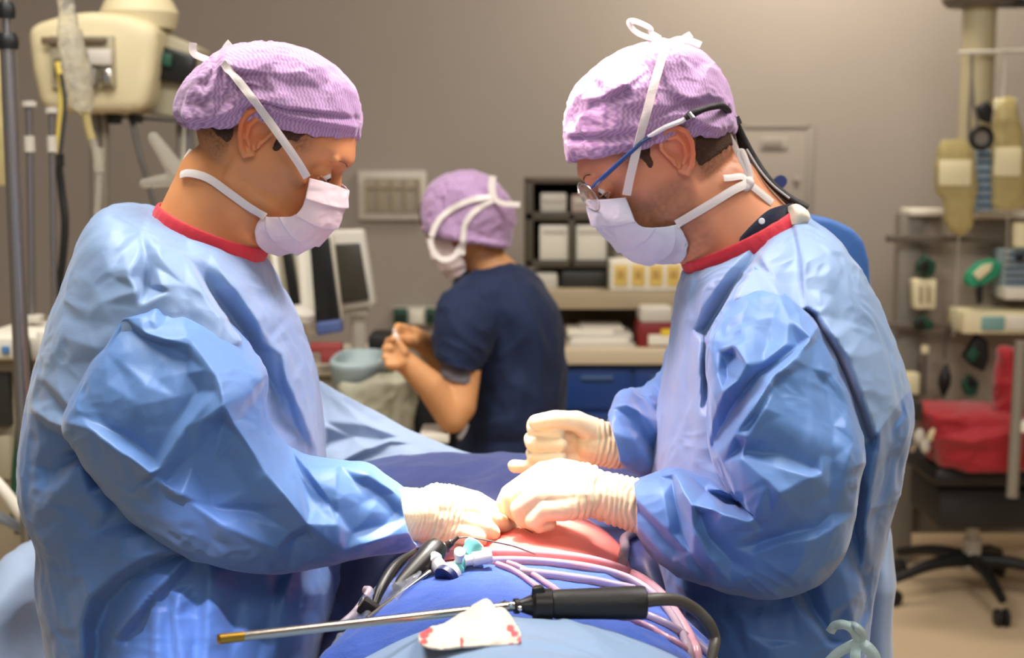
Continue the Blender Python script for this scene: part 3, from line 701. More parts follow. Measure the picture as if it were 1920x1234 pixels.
# ---- left person
fL = head_frame((514, 253), 1.742, 35, 1, .0099)
neckL = [(470, 330, 560, 400, 1.745, .055), (400, 270, 560, 425, 1.745, .064), (352, 290, 520, 440, 1.745, .064), (326, 340, 500, 470, 1.745, .064), (296, 398, 490, 500, 1.745, .07), (262, 430, 500, 540, 1.745, .08)]
torL = [(280, 410, 480, 500, 1.745, .06), (230, 450, 500, 560, 1.745, .12), (190, 560, 520, 660, 1.745, .14), (170, 800, 540, 850, 1.745, .15), (190, 1100, 540, 1100, 1.745, .15), (200, 1400, 540, 1400, 1.75, .16), (210, 2000, 520, 2000, 1.75, .15)]
armL = [(*P(330, 640, 1.60), .052), (*P(270, 860, 1.57), .045), (*P(420, 950, 1.575), .042), (*P(640, 970, 1.585), .030), (*P(760, 968, 1.595), .020)]
armL2 = [(*P(340, 640, 1.90), .052), (*P(320, 840, 1.92), .045), (*P(560, 950, 1.86), .030), (*P(700, 968, 1.75), .018)]
bodyL, meL, cL = build_body(leftsurgeon, fL, 1.74, neckL, torL, [armL, armL2], .0024, M_skinL, 'd3915f', ear=(.6, .1))
# ---- right person
fR = head_frame((1233, 286), 1.80, 32, -1, .0101)
neckR = [(1190, 400, 1280, 340, 1.80, .055), (1190, 440, 1350, 290, 1.80, .064), (1230, 460, 1400, 300, 1.80, .064), (1270, 490, 1440, 350, 1.80, .064), (1292, 512, 1494, 404, 1.80, .07), (1300, 560, 1520, 440, 1.80, .08)]
torR = [(1310, 510, 1490, 415, 1.80, .06), (1290, 570, 1560, 470, 1.80, .12), (1290, 660, 1620, 600, 1.80, .14), (1260, 850, 1620, 850, 1.80, .15), (1280, 1100, 1600, 1100, 1.80, .15), (1330, 1400, 1600, 1400, 1.80, .16), (1340, 2000, 1600, 2000, 1.80, .15)]
armR = [(*P(1470, 650, 1.64), .052), (*P(1510, 930, 1.60), .046), (*P(1400, 1000, 1.595), .042), (*P(1260, 962, 1.605), .028), (*P(1180, 945, 1.612), .018)]
armR2 = [(*P(1420, 650, 1.95), .052), (*P(1340, 800, 1.96), .046), (*P(1260, 846, 1.87), .028), (*P(1190, 842, 1.785), .018)]
bodyR, meR, cRr = build_body(rightsurgeon, fR, 1.80, neckR, torR, [armR, armR2], .0024, M_skinR, 'd8936e', stub=.62, ear=(-.1, -.2))
# ---- cropped hair showing under the caps, brows, eyes
def soft_shell(me, m, name, M, parent, hi=.0014, lo=-.0016):
    """a thin layer over part of the skin whose rim dips under it"""
    v = mverts(me); n = mnormals(me); E = np.empty(len(me.edges)*2, int); me.edges.foreach_get('vertices', E); E = E.reshape(-1, 2)
    w = m.astype(float)
    for it in range(4):
        acc = w.copy(); cnt = np.ones(len(w)); np.add.at(acc, E[:, 0], w[E[:, 1]]); np.add.at(acc, E[:, 1], w[E[:, 0]]); np.add.at(cnt, E[:, 0], 1); np.add.at(cnt, E[:, 1], 1); w = acc/cnt
    d = lo+(hi-lo)*sstep(.1, .8, w)+(vnoise(v*1500)-.5)*.0009
    bm = bmesh.new(); bm.from_mesh(me); v2 = v+n*d[:, None]
    bm.verts.ensure_lookup_table()
    for i, vt in enumerate(bm.verts): vt.co = v2[i]
    bmesh.ops.delete(bm, geom=[f for f in bm.faces if max(w[q.index] for q in f.verts) < .03], context='FACES')
    out = bpy.data.meshes.new(name); bm.to_mesh(out); bm.free(); return link(name, out, M, parent)
def hair_and_eyes(body, me, c, f, parent, nape=-5.0):
    n = vnoise(c*np.array([3.5, 1.5, 3.5]))*.8+vnoise(c*np.array([11, 4, 11]))*.5-.3
    ear = (((c[:, 0]+1.3)/3.0)**2+((c[:, 1]+.6)/3.6)**2 < 1) & (np.abs(c[:, 2]) > 6.9)
    m = (c[:, 1] > 2.6+n) & (c[:, 1] < 5) & (c[:, 0] < 5.0)                                                     # under the cap
    m |= (c[:, 0] < -2.9) & (c[:, 1] > nape+n) & (np.abs(c[:, 2]) < 9)
    m |= (c[:, 0] > 1.0) & (c[:, 0] < 2.8-.5*n) & (c[:, 1] > -1.2+n) & (c[:, 1] < 5) & (np.abs(c[:, 2]) > 5.5)    # sideburn
    m |= (c[:, 0] > .9) & (c[:, 0] < 4.4-1.2*n) & (c[:, 1] > 1.1+n) & (c[:, 1] < 5) & (np.abs(c[:, 2]) > 4.5)
    m &= c[:, 1] < 5.5
    m &= ~ear; m &= c[:, 1] > -9
    h = soft_shell(me, m, 'hair', M_hair, parent)
    for sg in (-1, 1):
        e = link('eye', gmesh('eye', ellipsoid(f((8.12, -.38, sg*3.22)), (.0098, .0098, .0098)), cu=True, caps=(True, True)), M_eye, parent)
        link('iris', gmesh('iris', ellipsoid(f((8.42, -.5, sg*3.24)), (.0076, .0076, .0076)), cu=True, caps=(True, True)), M_iris, e)
        pth = [f((9.72, 2.0, sg*1.3)), f((9.62, 2.3, sg*2.2)), f((9.2, 2.4, sg*3.3)), f((8.4, 2.1, sg*4.6))]
        tube_mesh('eyebrow', pth, [.0006, .0010, .0010, .0004], 8, M_brow, parent, samples=16)
        for rr_, pth in ((.0016, [f((8.1, .0, sg*2.0)), f((8.95, -.62, sg*2.8)), f((8.9, -.72, sg*3.6)), f((8.0, -.5, sg*4.5))]), (.0019, [f((8.0, -.6, sg*2.1)), f((8.75, -1.45, sg*2.9)), f((8.6, -1.5, sg*3.6)), f((7.9, -.8, sg*4.5))])):
            tube_mesh('eyelid', pth, rr_, 8, M_skinL if parent is leftsurgeon else M_skinR, parent, samples=14)
        pth = [f((8.9, -.6, sg*2.4)), f((9.15, -.8, sg*3.1)), f((8.95, -.8, sg*3.7)), f((8.3, -.6, sg*4.3))]
        tube_mesh('eyelashes', pth, .0009, 6, M_hair, parent, samples=10)
hair_and_eyes(bodyL, meL, cL, fL, leftsurgeon, nape=-3.6)
hair_and_eyes(bodyR, meR, cRr, fR, rightsurgeon, nape=-4.2)
for me in (meL, meR):
    pass
for pa in (leftsurgeon, rightsurgeon):
    for o in pa.children:
        if o.name.startswith('eyelid') and 'tint' not in o.data.color_attributes:
            vcolor(o.data, np.tile(np.array(lin('cf8a66')), (len(o.data.vertices), 1)))

# ================================================================== caps, masks, ties
def cap_material(name, c1, c2, f, scale=150):
    m = mat(name, c1, .75, sheen=.3, spec=.25, bump=.6, bscale=240, bdist=.0012, tl=.08); nt = m.node_tree; b = nt.nodes['Principled BSDF']
    def mth(op, a, b_=None, c_=None):
        q = nt.nodes.new('ShaderNodeMath'); q.operation = op
        for k, v in enumerate((a, b_, c_)):
            if v is None: continue
            if isinstance(v, (int, float)): q.inputs[k].default_value = v
            else: nt.links.new(v, q.inputs[k])
        return q.outputs[0]
    tc = nt.nodes.new('ShaderNodeTexCoord'); sx = nt.nodes.new('ShaderNodeSeparateXYZ'); nt.links.new(tc.outputs['Object'], sx.inputs[0])
    nz = nt.nodes.new('ShaderNodeTexNoise'); nz.inputs['Scale'].default_value = 14; nt.links.new(tc.outputs['Object'], nz.inputs['Vector'])
    ph = mth('MULTIPLY_ADD', sx.outputs['Z'], 880, mth('MULTIPLY', nz.outputs['Fac'], 12))
    xx = mth('MULTIPLY_ADD', mth('ADD', sx.outputs['X'], mth('MULTIPLY', sx.outputs['Y'], .9)), 1080, mth('MULTIPLY', mth('SINE', ph), .95))
    st = mth('SINE', mth('ADD', xx, mth('MULTIPLY', nz.outputs['Fac'], 9)))
    st = mth('MULTIPLY_ADD', st, .30, .5)
    class _O: pass
    mu = _O(); mu.outputs = [st]
    mx = nt.nodes.new('ShaderNodeMix'); mx.data_type = 'RGBA'; mx.inputs['A'].default_value = (*lin(c2), 1); mx.inputs['B'].default_value = (*lin(c1), 1)
    nt.links.new(mu.outputs[0], mx.inputs['Factor']); nt.links.new(mx.outputs['Result'], b.inputs['Base Color'])
    return m
M_cap = cap_material('lilac striped cap fabric', 'ceaece', '9470a2', None)
M_band = cap_material('violet cap edge', 'b690dc', '8f62c0', None)
def cap(st, fm, parent, M, seed, pleats=.0018, ear=None):
    g = outline_loft(st, 240, 200, 2.0)
    nv, nu = g.shape[:2]
    n = grid_normals(g); ctr = g.mean((0, 1)); n *= np.sign(((g-ctr)*n).sum(-1).mean())
    v = np.linspace(0, 1, nv)[:, None]; u = np.linspace(0, 2*np.pi, nu, endpoint=False)[None]
    # gathers running up from the elastic edge
    gat = pleats*np.abs(np.sin(u*17+2*vnoise(np.stack([u+0*v, 0*u+v*3, 0*u+0*v], -1)*2)))*np.exp(-((v-.10)/.10)**2)
    g = g+n*gat[..., None]
    g = fold_grid(g, fm, seed=seed, cr_amp=.0022, cr_scale=32)
    g = g+n*(crumple(g, 75, .0008, seed+9))[..., None]
    if ear:     # the edge runs up and over the ear
        X0 = P(ear[0], 250, st[0][4]-.08).x; zb = g[0, :, 2]
        w = np.exp(-((g[..., 0]-X0)/.030)**2)*sstep(.02, .05, np.abs(g[..., 1]-st[0][4]))*sstep(.075, 0, g[..., 2]-np.interp(g[..., 0], np.sort(g[0, :, 0]), zb[np.argsort(g[0, :, 0])]))
        g[..., 2] += ear[1]*w
    return link('surgical_cap', gmesh('surgical_cap', g, cu=True, caps=(False, True)), M, parent)
CL = [(362, 232, 662, 258, 1.742, .080), (346, 238, 669, 256, 1.742, .084), (333, 222, 675, 238, 1.742, .088), (330, 202, 675, 210, 1.742, .09), (340, 172, 668, 176, 1.742, .092), (362, 142, 650, 148, 1.742, .09),
      (396, 110, 622, 122, 1.742, .08), (436, 91, 590, 102, 1.742, .062), (476, 83, 552, 89, 1.742, .036), (508, 80, 522, 81, 1.742, .006)]
CLF = FoldMap((310, 60, 700, 280), [
    [(425, 122, 14), (470, 135, 8), (505, 118, 4)], [(425, 128, 4), (450, 148, 2), (480, 145, 0)], [(420, 130, 12), (460, 160, 6), (500, 175, 2)],
    [(410, 126, 10), (400, 160, 8), (385, 200, 2)], [(404, 124, 2), (392, 160, 0)], [(396, 128, 8), (365, 160, 6), (345, 195, 0)], [(418, 130, 2), (420, 170, 0), (425, 190, 0)],
    [(385, 182, 6), (400, 186, 7), (430, 172, 5), (470, 170, 0)],
    [(338, 212, 2), (350, 236, 8), (365, 243, 3)], [(350, 222, 8), (400, 226, 8), (445, 212, 8), (470, 204, 8)], [(350, 230, 2), (400, 234, 2), (450, 222, 2)],
    [(500, 205, 8), (560, 204, 8), (620, 210, 8), (672, 216, 6)], [(500, 211, 2), (560, 211, 2), (620, 218, 2), (672, 224, 2)], [(510, 218, 7), (570, 224, 8), (620, 232, 8), (672, 240, 6)], [(520, 226, 1), (580, 232, 1), (640, 242, 1)],
    [(500, 140, 3), (560, 135, 5), (620, 150, 3)], [(540, 160, 0), (600, 165, 0)]])
capL = cap(CL, CLF, leftsurgeon, M_cap, 11, ear=(486, .014))
CR_ = [(1076, 300, 1362, 246, 1.80, .084), (1066, 300, 1374, 248, 1.80, .086), (1060, 272, 1379, 232, 1.80, .09), (1059, 238, 1376, 206, 1.80, .092), (1064, 198, 1366, 172, 1.80, .094), (1082, 162, 1352, 142, 1.80, .091),
       (1114, 128, 1330, 113, 1.80, .082), (1154, 102, 1302, 93, 1.80, .064), (1196, 86, 1272, 84, 1.80, .036), (1228, 80, 1244, 80, 1.80, .006)]
CRF = FoldMap((1040, 60, 1400, 320), [
    [(1062, 252, 6), (1120, 248, 7), (1200, 240, 7), (1260, 225, 6)], [(1062, 262, 1), (1120, 258, 1), (1200, 250, 2)], [(1065, 275, 6), (1120, 274, 7), (1180, 268, 6)], [(1068, 292, 6), (1120, 292, 6), (1170, 284, 5)],
    [(1068, 190, 2), (1100, 188, 8), (1140, 176, 12), (1172, 160, 12)], [(1110, 200, 2), (1150, 184, 2), (1180, 168, 2)], [(1130, 150, 8), (1134, 180, 12), (1128, 215, 8)], [(1122, 160, 2), (1124, 200, 2)],
    [(1180, 165, 8), (1190, 190, 8), (1200, 215, 4)], [(1205, 200, 6), (1230, 200, 8), (1250, 220, 2)], [(1250, 150, 3), (1290, 130, 3)],
    [(1290, 190, 8), (1330, 175, 6), (1360, 190, 2)], [(1280, 205, 0), (1330, 196, -2), (1366, 210, 0)], [(1300, 232, 8), (1340, 240, 9), (1370, 238, 5)], [(1310, 248, 2), (1350, 250, 2)], [(1240, 100, 6), (1220, 130, 0)], [(1275, 100, 6), (1300, 130, 0)]])
capR = cap(CR_, CRF, rightsurgeon, M_cap, 12, ear=(1268, .010))

M_mask = mat('white pleated mask', 'f8e6e4', .7, sheen=.2, spec=.3, bump=.2, bscale=600, bdist=.0005, tl=.2)
M_maskR = mat('pale blue pleated mask', 'e6e8f2', .7, sheen=.2, spec=.3, bump=.2, bscale=600, bdist=.0005, tl=.2)
def mask(rows, Yc, wn, M, parent, pleat=.0022, npl=4, seed=0):
    """rows: near edge, middle, centre line; mirrored to the far side"""
    R = []
    rr = cr(np.array([[c for q in r for c in q] for r in rows], float), 110)
    for k, r in enumerate(rr):
        (x0, y0, w0, x1, y1, w1, x2, y2, w2) = r
        near = [(x0, y0, Yc-w0), (x1, y1, Yc-w1), (x2, y2, Yc)]
        pts = PA(np.array(near))
        t = np.linspace(0, 1, 40)[:, None]
        b = (1-t)**2*pts[0]+2*t*(1-t)*(2*pts[1]-.5*pts[0]-.5*pts[2])+t**2*pts[2]
        far = b[::-1][1:].copy(); far[:, 1] = 2*Yc-far[:, 1]
        # the far side is the near side mirrored in the head's middle plane
        sc = 1.0
        R.append(np.concatenate([b, far]))
    g = np.array(R); nv, nu = g.shape[:2]
    n = grid_normals(g, False); ctr = g.mean((0, 1)); 
    sg = np.sign(((g-ctr)*n).sum(-1).mean()); n = n*sg
    v = np.linspace(0, 1, nv)[:, None]; saw = (v*npl) % 1.0
    u = np.linspace(-1, 1, nu)[None]
    d = pleat*(saw**2)*(1-.3*np.abs(u)) 
    g = g+n*(d+crumple(g, 45, .0012, seed))[..., None]
    o = sheet('surgical_mask', g, M, parent, .0012)
    return o, g
rowsL = [((580, 334, .064), (622, 346, .040), (652, 357, 0)), ((574, 362, .066), (618, 376, .044), (650, 380, 0)), ((566, 388, .066), (612, 404, .044), (640, 405, 0)), ((550, 404, .064), (590, 428, .046), (624, 432, 0)),
         ((528, 407, .062), (560, 444, .048), (600, 455, 0)), ((506, 407, .060), (530, 446, .048), (572, 468, 0)), ((499, 408, .058), (496, 440, .050), (545, 473, 0)), ((497, 409, .056), (481, 452, .044), (520, 475, 0))]
maskL, gL = mask(rowsL, 1.742, 0, M_mask, leftsurgeon, .0034, 5, 1)
rowsR = [((1174, 370, .064), (1130, 374, .042), (1101, 374, 0)), ((1184, 396, .066), (1140, 404, .046), (1106, 405, 0)), ((1196, 420, .066), (1156, 426, .046), (1120, 428, 0)), ((1216, 426, .064), (1184, 446, .048), (1148, 455, 0)),
         ((1240, 426, .062), (1222, 462, .048), (1178, 484, 0)), ((1258, 424, .060), (1254, 466, .048), (1212, 492, 0)), ((1266, 422, .058), (1280, 460, .050), (1240, 492, 0)), ((1268, 421, .056), (1288, 474, .044), (1262, 488, 0))]
maskR, gR = mask(rowsR, 1.80, 0, M_maskR, rightsurgeon, .0034, 4, 2)

from mathutils.bvhtree import BVHTree
def bvh_of(obs):
    V = []; F = []
    for o in obs:
        n0 = len(V); V += [tuple(v.co) for v in o.data.vertices]; F += [tuple(i+n0 for i in p.vertices) for p in o.data.polygons]
    return BVHTree.FromPolygons(V, F)
BV = {}
def lay(pts, bv, n=60, gap=.0034):
    """lay a band along pixels over the near side of what is under it"""
    q = crs(np.array(pts, float), n); out = []; N = []
    for x, y, Y in q:
        p = P(x, y, Y); d = (p-Vector(CAMP)).normalized(); h, nn, i, dist = bv.ray_cast(Vector(CAMP), d)
        if h is not None and h.y < Y+.012: 
            nn = nn if nn.dot(d) < 0 else -nn; out.append(h-d*gap); N.append(nn)
        else: out.append(p); N.append(Vector((0, -1, .2)).normalized())
    o = np.array([tuple(v) for v in out]); k = np.ones(7)/7
    yy = np.pad(o[:, 1], 3, mode='edge'); mn = np.array([yy[i:i+7].min() for i in range(n)]); sc_ = (mn/o[:, 1])[:, None]; o = np.array(CAMP)+(o-np.array(CAMP))*sc_
    for c_ in range(3):
        o[:, c_] = np.convolve(np.pad(o[:, c_], 3, mode='edge'), k, 'valid')
    nn = np.array([tuple(v) for v in N])
    for c_ in range(3): nn[:, c_] = np.convolve(np.pad(nn[:, c_], 3, mode='edge'), k, 'valid')
    return o, nn
def tie(pts, w, parent, nrm=(0, -1, 0), n=50, name='mask_tie', widths=None, normals=None, M=None):
    return ribbon(name, [P(*p) for p in pts], w, M or M_white_tie, parent, nrm, n, widths=widths, normals=normals, thick=.0005, ripple=.0006)
def tie_pair(pts, w, parent, Yc, **k):
    """a band on the near side and its twin mirrored across the head"""
    o, nn = lay(pts, BV[parent.name])
    ribbon('mask_tie', o, w, M_white_tie, parent, samples=60, normals=nn, thick=.0005, ripple=.0006)
    o = o.copy(); nn = nn.copy(); o[:, 1] = 2*Yc-o[:, 1]; nn[:, 1] *= -1
    ribbon('mask_tie', o, w, M_white_tie, parent, samples=60, normals=nn, thick=.0005)
BV[leftsurgeon.name] = bvh_of([bodyL, capL, maskL]); BV[rightsurgeon.name] = bvh_of([bodyR, capR, maskR])
# left: band from the mask corner over the cap to the knot, bow tails, and the lower band round the neck
tie_pair([(578, 336, 1.672), (556, 300, 1.655), (524, 254, 1.645), (486, 202, 1.645), (446, 150, 1.66), (424, 126, 1.70), (416, 114, 1.742)], .0095, leftsurgeon, 1.742)
tie_pair([(499, 408, 1.684), (466, 388, 1.676), (430, 362, 1.672), (390, 334, 1.674), (356, 324, 1.69), (340, 326, 1.73), (336, 330, 1.742)], .0095, leftsurgeon, 1.742)
tie([(414, 118, 1.735), (402, 116, 1.73), (384, 110, 1.725), (366, 102, 1.722), (361, 92, 1.722), (362, 80, 1.722)], .009, leftsurgeon, nrm=(.2, -1, .5))
tie([(414, 118, 1.735), (418, 104, 1.732), (424, 90, 1.73), (432, 80, 1.728)], .0105, leftsurgeon, nrm=(-.3, -1, .2))
lk = blob('tie_knot', [ellipsoid(P(412, 118, 1.735), (.010, .008, .006)), ellipsoid(P(422, 112, 1.738), (.007, .008, .008)), ellipsoid(P(402, 117, 1.735), (.007, .006, .005))], .0012, 3)
link('tie_knot', lk, M_white_tie, leftsurgeon)
tie([(336, 328, 1.742), (346, 300, 1.745), (358, 280, 1.75)], .006, leftsurgeon, nrm=(-.6, -1, .2))
tie([(336, 328, 1.742), (332, 340, 1.735), (338, 352, 1.73)], .006, leftsurgeon)
# right
tie_pair([(1174, 370, 1.732), (1182, 330, 1.715), (1196, 272, 1.70), (1210, 220, 1.70), (1226, 160, 1.71), (1240, 112, 1.74), (1250, 82, 1.795)], .0105, rightsurgeon, 1.80)
tie_pair([(1266, 422, 1.744), (1300, 402, 1.735), (1340, 378, 1.735), (1372, 358, 1.735), (1390, 349, 1.742), (1404, 343, 1.748)], .0105, rightsurgeon, 1.80)
tie([(1250, 84, 1.79), (1228, 74, 1.786), (1204, 66, 1.784), (1188, 56, 1.784), (1180, 42, 1.784), (1192, 40, 1.784), (1218, 52, 1.788), (1222, 62, 1.79), (1238, 72, 1.79)], .008, rightsurgeon, nrm=(.3, -1, .6))
tie([(1250, 84, 1.79), (1268, 74, 1.784), (1292, 76, 1.78), (1314, 84, 1.778)], .013, rightsurgeon, nrm=(0, -.8, 1))
tie([(1250, 84, 1.79), (1272, 78, 1.80), (1290, 68, 1.81), (1296, 64, 1.81)], .010, rightsurgeon, nrm=(0, -.9, .6))
link('tie_knot', blob('tie_knot', [ellipsoid(P(1252, 84, 1.79), (.011, .009, .007)), ellipsoid(P(1264, 80, 1.79), (.008, .007, .006)), ellipsoid(P(1242, 80, 1.79), (.008, .007, .006))], .0012, 3), M_white_tie, rightsurgeon)
def tie_laid(pts, w, parent, gap=.006):
    o, nn = lay(pts, BV[parent.name], gap=gap); ribbon('mask_tie', o, w, M_white_tie, parent, samples=60, normals=nn, thick=.0005, ripple=.0006)
tie_laid([(1402, 344, 1.755), (1392, 331, 1.75), (1372, 333, 1.745), (1356, 334, 1.745)], .0085, rightsurgeon)
tie([(1404, 340, 1.752), (1398, 316, 1.752), (1386, 292, 1.752), (1392, 284, 1.752), (1402, 308, 1.752), (1409, 334, 1.752)], .007, rightsurgeon, nrm=(.3, -1, 0))
tie([(1404, 344, 1.750), (1424, 360, 1.752), (1448, 380, 1.755)], .0095, rightsurgeon, nrm=(0, -1, .5))
tie([(1366, 254, 1.76), (1378, 274, 1.765), (1386, 294, 1.765)], .007, rightsurgeon)
link('tie_knot', blob('tie_knot', [ellipsoid(P(1404, 343, 1.750), (.007, .007, .008)), ellipsoid(P(1399, 351, 1.748), (.006, .006, .006))], .0012, 3), M_white_tie, rightsurgeon)

# neck bindings and the stiff grey-white neck band behind
binding(neck_ring((296, 396), (494, 482), 1.745, .088), leftgown)
binding(neck_ring((1286, 506), (1500, 396), 1.80, .088), rightgown)
# hook-and-loop neck tab and dark scrub collar at the right person's nape
M_tab = mat('cream fabric tab', 'e0d6c0', .85, bump=.5, bscale=200)
tab = gmesh('neck_tab', patch([[(1478, 392, 1.76), (1490, 386, 1.74), (1512, 398, 1.735)], [(1484, 404, 1.74), (1498, 400, 1.728), (1516, 410, 1.73)], [(1482, 424, 1.735), (1496, 420, 1.73), (1510, 418, 1.735)]], 20, 20))
o = link('neck_tab', tab, M_tab, rightgown); md = o.modifiers.new('t', 'SOLIDIFY'); md.thickness = .004
M_scrub_dark = mat('dark navy scrub cloth', '1b2036', .8, bump=.3, bscale=300, sheen=.2)
ct = [(1486, 381, 1.765), (1462, 386, 1.738), (1438, 396, 1.728), (1412, 420, 1.724), (1388, 446, 1.728)]
cg = patch([ct, [(x-1, y+10, Y-.003) for x, y, Y in ct], [(x+4, y+26, Y-.004) for x, y, Y in ct]], 40, 16)
sheet('scrub_collar', cg, M_scrub_dark, rightsurgeon, .002)
lathe('snap_button', [(0, 0), (0, .003), (.001, .004), (.002, .003), (.002, 0)], P(1428, 415, 1.717), (0, -1, .2), mat('white snap', 'd8d8d8', .4), rightsurgeon, 16)
# ---- spectacles of the right person
M_frame = mat('dark blue spectacle temple', '24427a', .25, spec=.6, coat=.3); M_tipw = mat('clear white temple tip', 'e8e4e4', .3); M_black = mat('black cord', '141214', .6, bump=.4, bscale=400)
M_glass = mat('spectacle glass', 'ffffff', .02, trans=1, ior=1.12, spec=.5, alpha=.35); M_chrome = mat('polished metal', 'cfccc6', .18, metal=1)
sp = thing('spectacles', 'spectacles with blue temple worn by the right person, held by a black cord', 'spectacles', tuple(P(1180, 300, 1.72)))
tp = tube_mesh('temple', [P(1110, 352, 1.728), P(1125, 338, 1.716), P(1160, 306, 1.706), P(1200, 270, 1.70), P(1225, 252, 1.70)], [.0022, .0030, .0030, .0026, .0022], 10, M_frame, sp, samples=30)
tube_mesh('temple_tip', [P(1215, 257, 1.70), P(1245, 240, 1.698), P(1275, 228, 1.698), P(1290, 220, 1.70)], [.0026, .0032, .0032, .0026], 10, M_tipw, sp, samples=20)
tube_mesh('cord_sleeve', [P(1284, 222, 1.697), P(1300, 212, 1.697), P(1316, 206, 1.70)], [.0032, .0052, .004], 10, M_black, sp, samples=14)
tube_mesh('cord_clip', [P(1292, 212, 1.695), P(1300, 222, 1.692)], .003, 8, M_chrome, sp)
def mir(V, Yc=1.80): return [Vector((v[0], 2*Yc-v[1], v[2])) for v in V]
tube_mesh('temple', mir([P(1110, 352, 1.728), P(1125, 338, 1.716), P(1160, 306, 1.706), P(1200, 270, 1.70), P(1290, 222, 1.70)]), .0028, 10, M_frame, sp, samples=30)
cordp = [P(1310, 208, 1.70), P(1336, 200, 1.71), P(1356, 200, 1.73), P(1370, 216, 1.77), P(1384, 240, 1.79), P(1410, 290, 1.79), P(1440, 336, 1.78), P(1474, 368, 1.775), P(1514, 392, 1.77)]
tube_mesh('retainer_cord', cordp, [.0035, .0042, .0042, .0045, .0045, .0045, .0048, .0052, .0058], 12, M_black, sp, samples=70)
tube_mesh('retainer_cord', mir([P(1310, 208, 1.70), P(1336, 200, 1.71), P(1356, 200, 1.73)])+[P(1374, 226, 1.81), P(1396, 290, 1.81), P(1430, 345, 1.80), P(1470, 378, 1.79), P(1508, 394, 1.785)], .0042, 12, M_black, sp, samples=60)
tube_mesh('cord_stop', [P(1374, 222, 1.785), P(1380, 236, 1.785)], .0085, 12, M_black, sp)
tube_mesh('cord_strand', [P(1400, 280, 1.782), P(1424, 318, 1.774), P(1450, 348, 1.77), P(1480, 372, 1.768)], .0014, 8, mat('grey strand', 'b8b8bc', .5), sp, samples=30)
for sg in (-1, 1):
    pts = [fR((10.6+.5*math.cos(a)*0, -.4+1.9*math.sin(a), sg*(3.4+2.6*math.cos(a)))) - np.array([0, 0, 0]) for a in np.linspace(0, 2*math.pi, 28, endpoint=False)]
    pts = [fR((11.3-abs(3.4+2.6*math.cos(a))*.28, -.1+1.9*math.sin(a), sg*(3.4+2.5*math.cos(a)))) for a in np.linspace(0, 2*math.pi, 28, endpoint=False)]
    tube_mesh('lens_rim', pts+[pts[0], pts[1]], .0009, 8, M_chrome, sp, caps=False)
    c0 = np.mean(pts, 0); g = np.array([c0+(np.array(pts)-c0)*k for k in (.02, .5, .98)])
    sheet('lens', np.concatenate([g, g[:, :1]], 1), M_glass, sp, .0018)
tube_mesh('bridge', [fR((10.9, .5, -1.0)), fR((11.2, 1.0, 0)), fR((10.9, .5, 1.0))], .0011, 8, M_chrome, sp, samples=12)
# ================================================================== gloved hands
M_glove = mat('thin natural latex glove', 'e8d6b0', .42, spec=.45, sss=.25, bump=.15, bscale=300, bdist=.0008, sssr=(1, .5, .3), var=.05, vscale=20)
def ph(p): return (*P(p[0], p[1], p[2]), p[3]/1000)
def hand(parent, name, M, arm, palm, fingers, thumb, wr=None, voxel=.0016, smooth=5):
    G = []
    for ch in [arm]+palm+fingers+[thumb]: G += chain([ph(q) for q in ch])
    me = blob(name, G, voxel, smooth, .5)
    v = mverts(me); n = mnormals(me)
    if wr:
        a = np.array(tuple(P(*wr[0]))); b = np.array(tuple(P(*wr[1]))); d = b-a; L = np.linalg.norm(d); d /= L
        s_ = (v-a)@d; w = sstep(-.012, .006, s_)*sstep(L+.012, L-.006, s_)
        wob = vnoise(v*38+3)*.011+vnoise(v*90)*.004
        rid = np.abs(np.sin((s_+wob)*math.pi/wr[2]))
        v = v+n*((rid**.7-.55)*wr[3]*w)[:, None]
    # seams of slack rubber elsewhere
    v = v+n*(crumple(v, 55, .0006, 4))[:, None]
    set_verts(me, v)
    return link(name, me, M, parent)
# left person, near hand reaching into the wound
hand(leftsurgeon, 'surgical_glove', M_glove,
     [(690, 968, 1.575, 36), (760, 968, 1.59, 33), (800, 968, 1.60, 31), (835, 970, 1.605, 29)],
     [[(820, 945, 1.61, 24), (868, 945, 1.625, 15), (905, 957, 1.635, 12)], [(825, 955, 1.60, 24), (880, 958, 1.61, 15), (912, 972, 1.615, 12)],
      [(825, 975, 1.595, 24), (875, 980, 1.60, 15), (908, 990, 1.60, 11)], [(820, 990, 1.59, 20), (865, 1000, 1.59, 14), (895, 1008, 1.59, 10)]],
     [[(905, 957, 1.635, 12), (938, 964, 1.65, 10), (960, 980, 1.655, 9), (968, 996, 1.65, 8)], [(912, 972, 1.615, 12), (938, 980, 1.63, 10), (946, 994, 1.64, 9), (944, 1006, 1.64, 8)],
      [(908, 990, 1.60, 11), (922, 1000, 1.61, 10), (918, 1014, 1.62, 8.5), (908, 1022, 1.625, 8)], [(895, 1008, 1.59, 10), (898, 1022, 1.60, 9), (888, 1030, 1.61, 8), (880, 1034, 1.615, 7)]],
     [(840, 930, 1.64, 14), (890, 938, 1.66, 11), (930, 958, 1.67, 9.5), (965, 978, 1.665, 8.5)], wr=((770, 960, 1.59), (850, 985, 1.60), .0052, .0022))
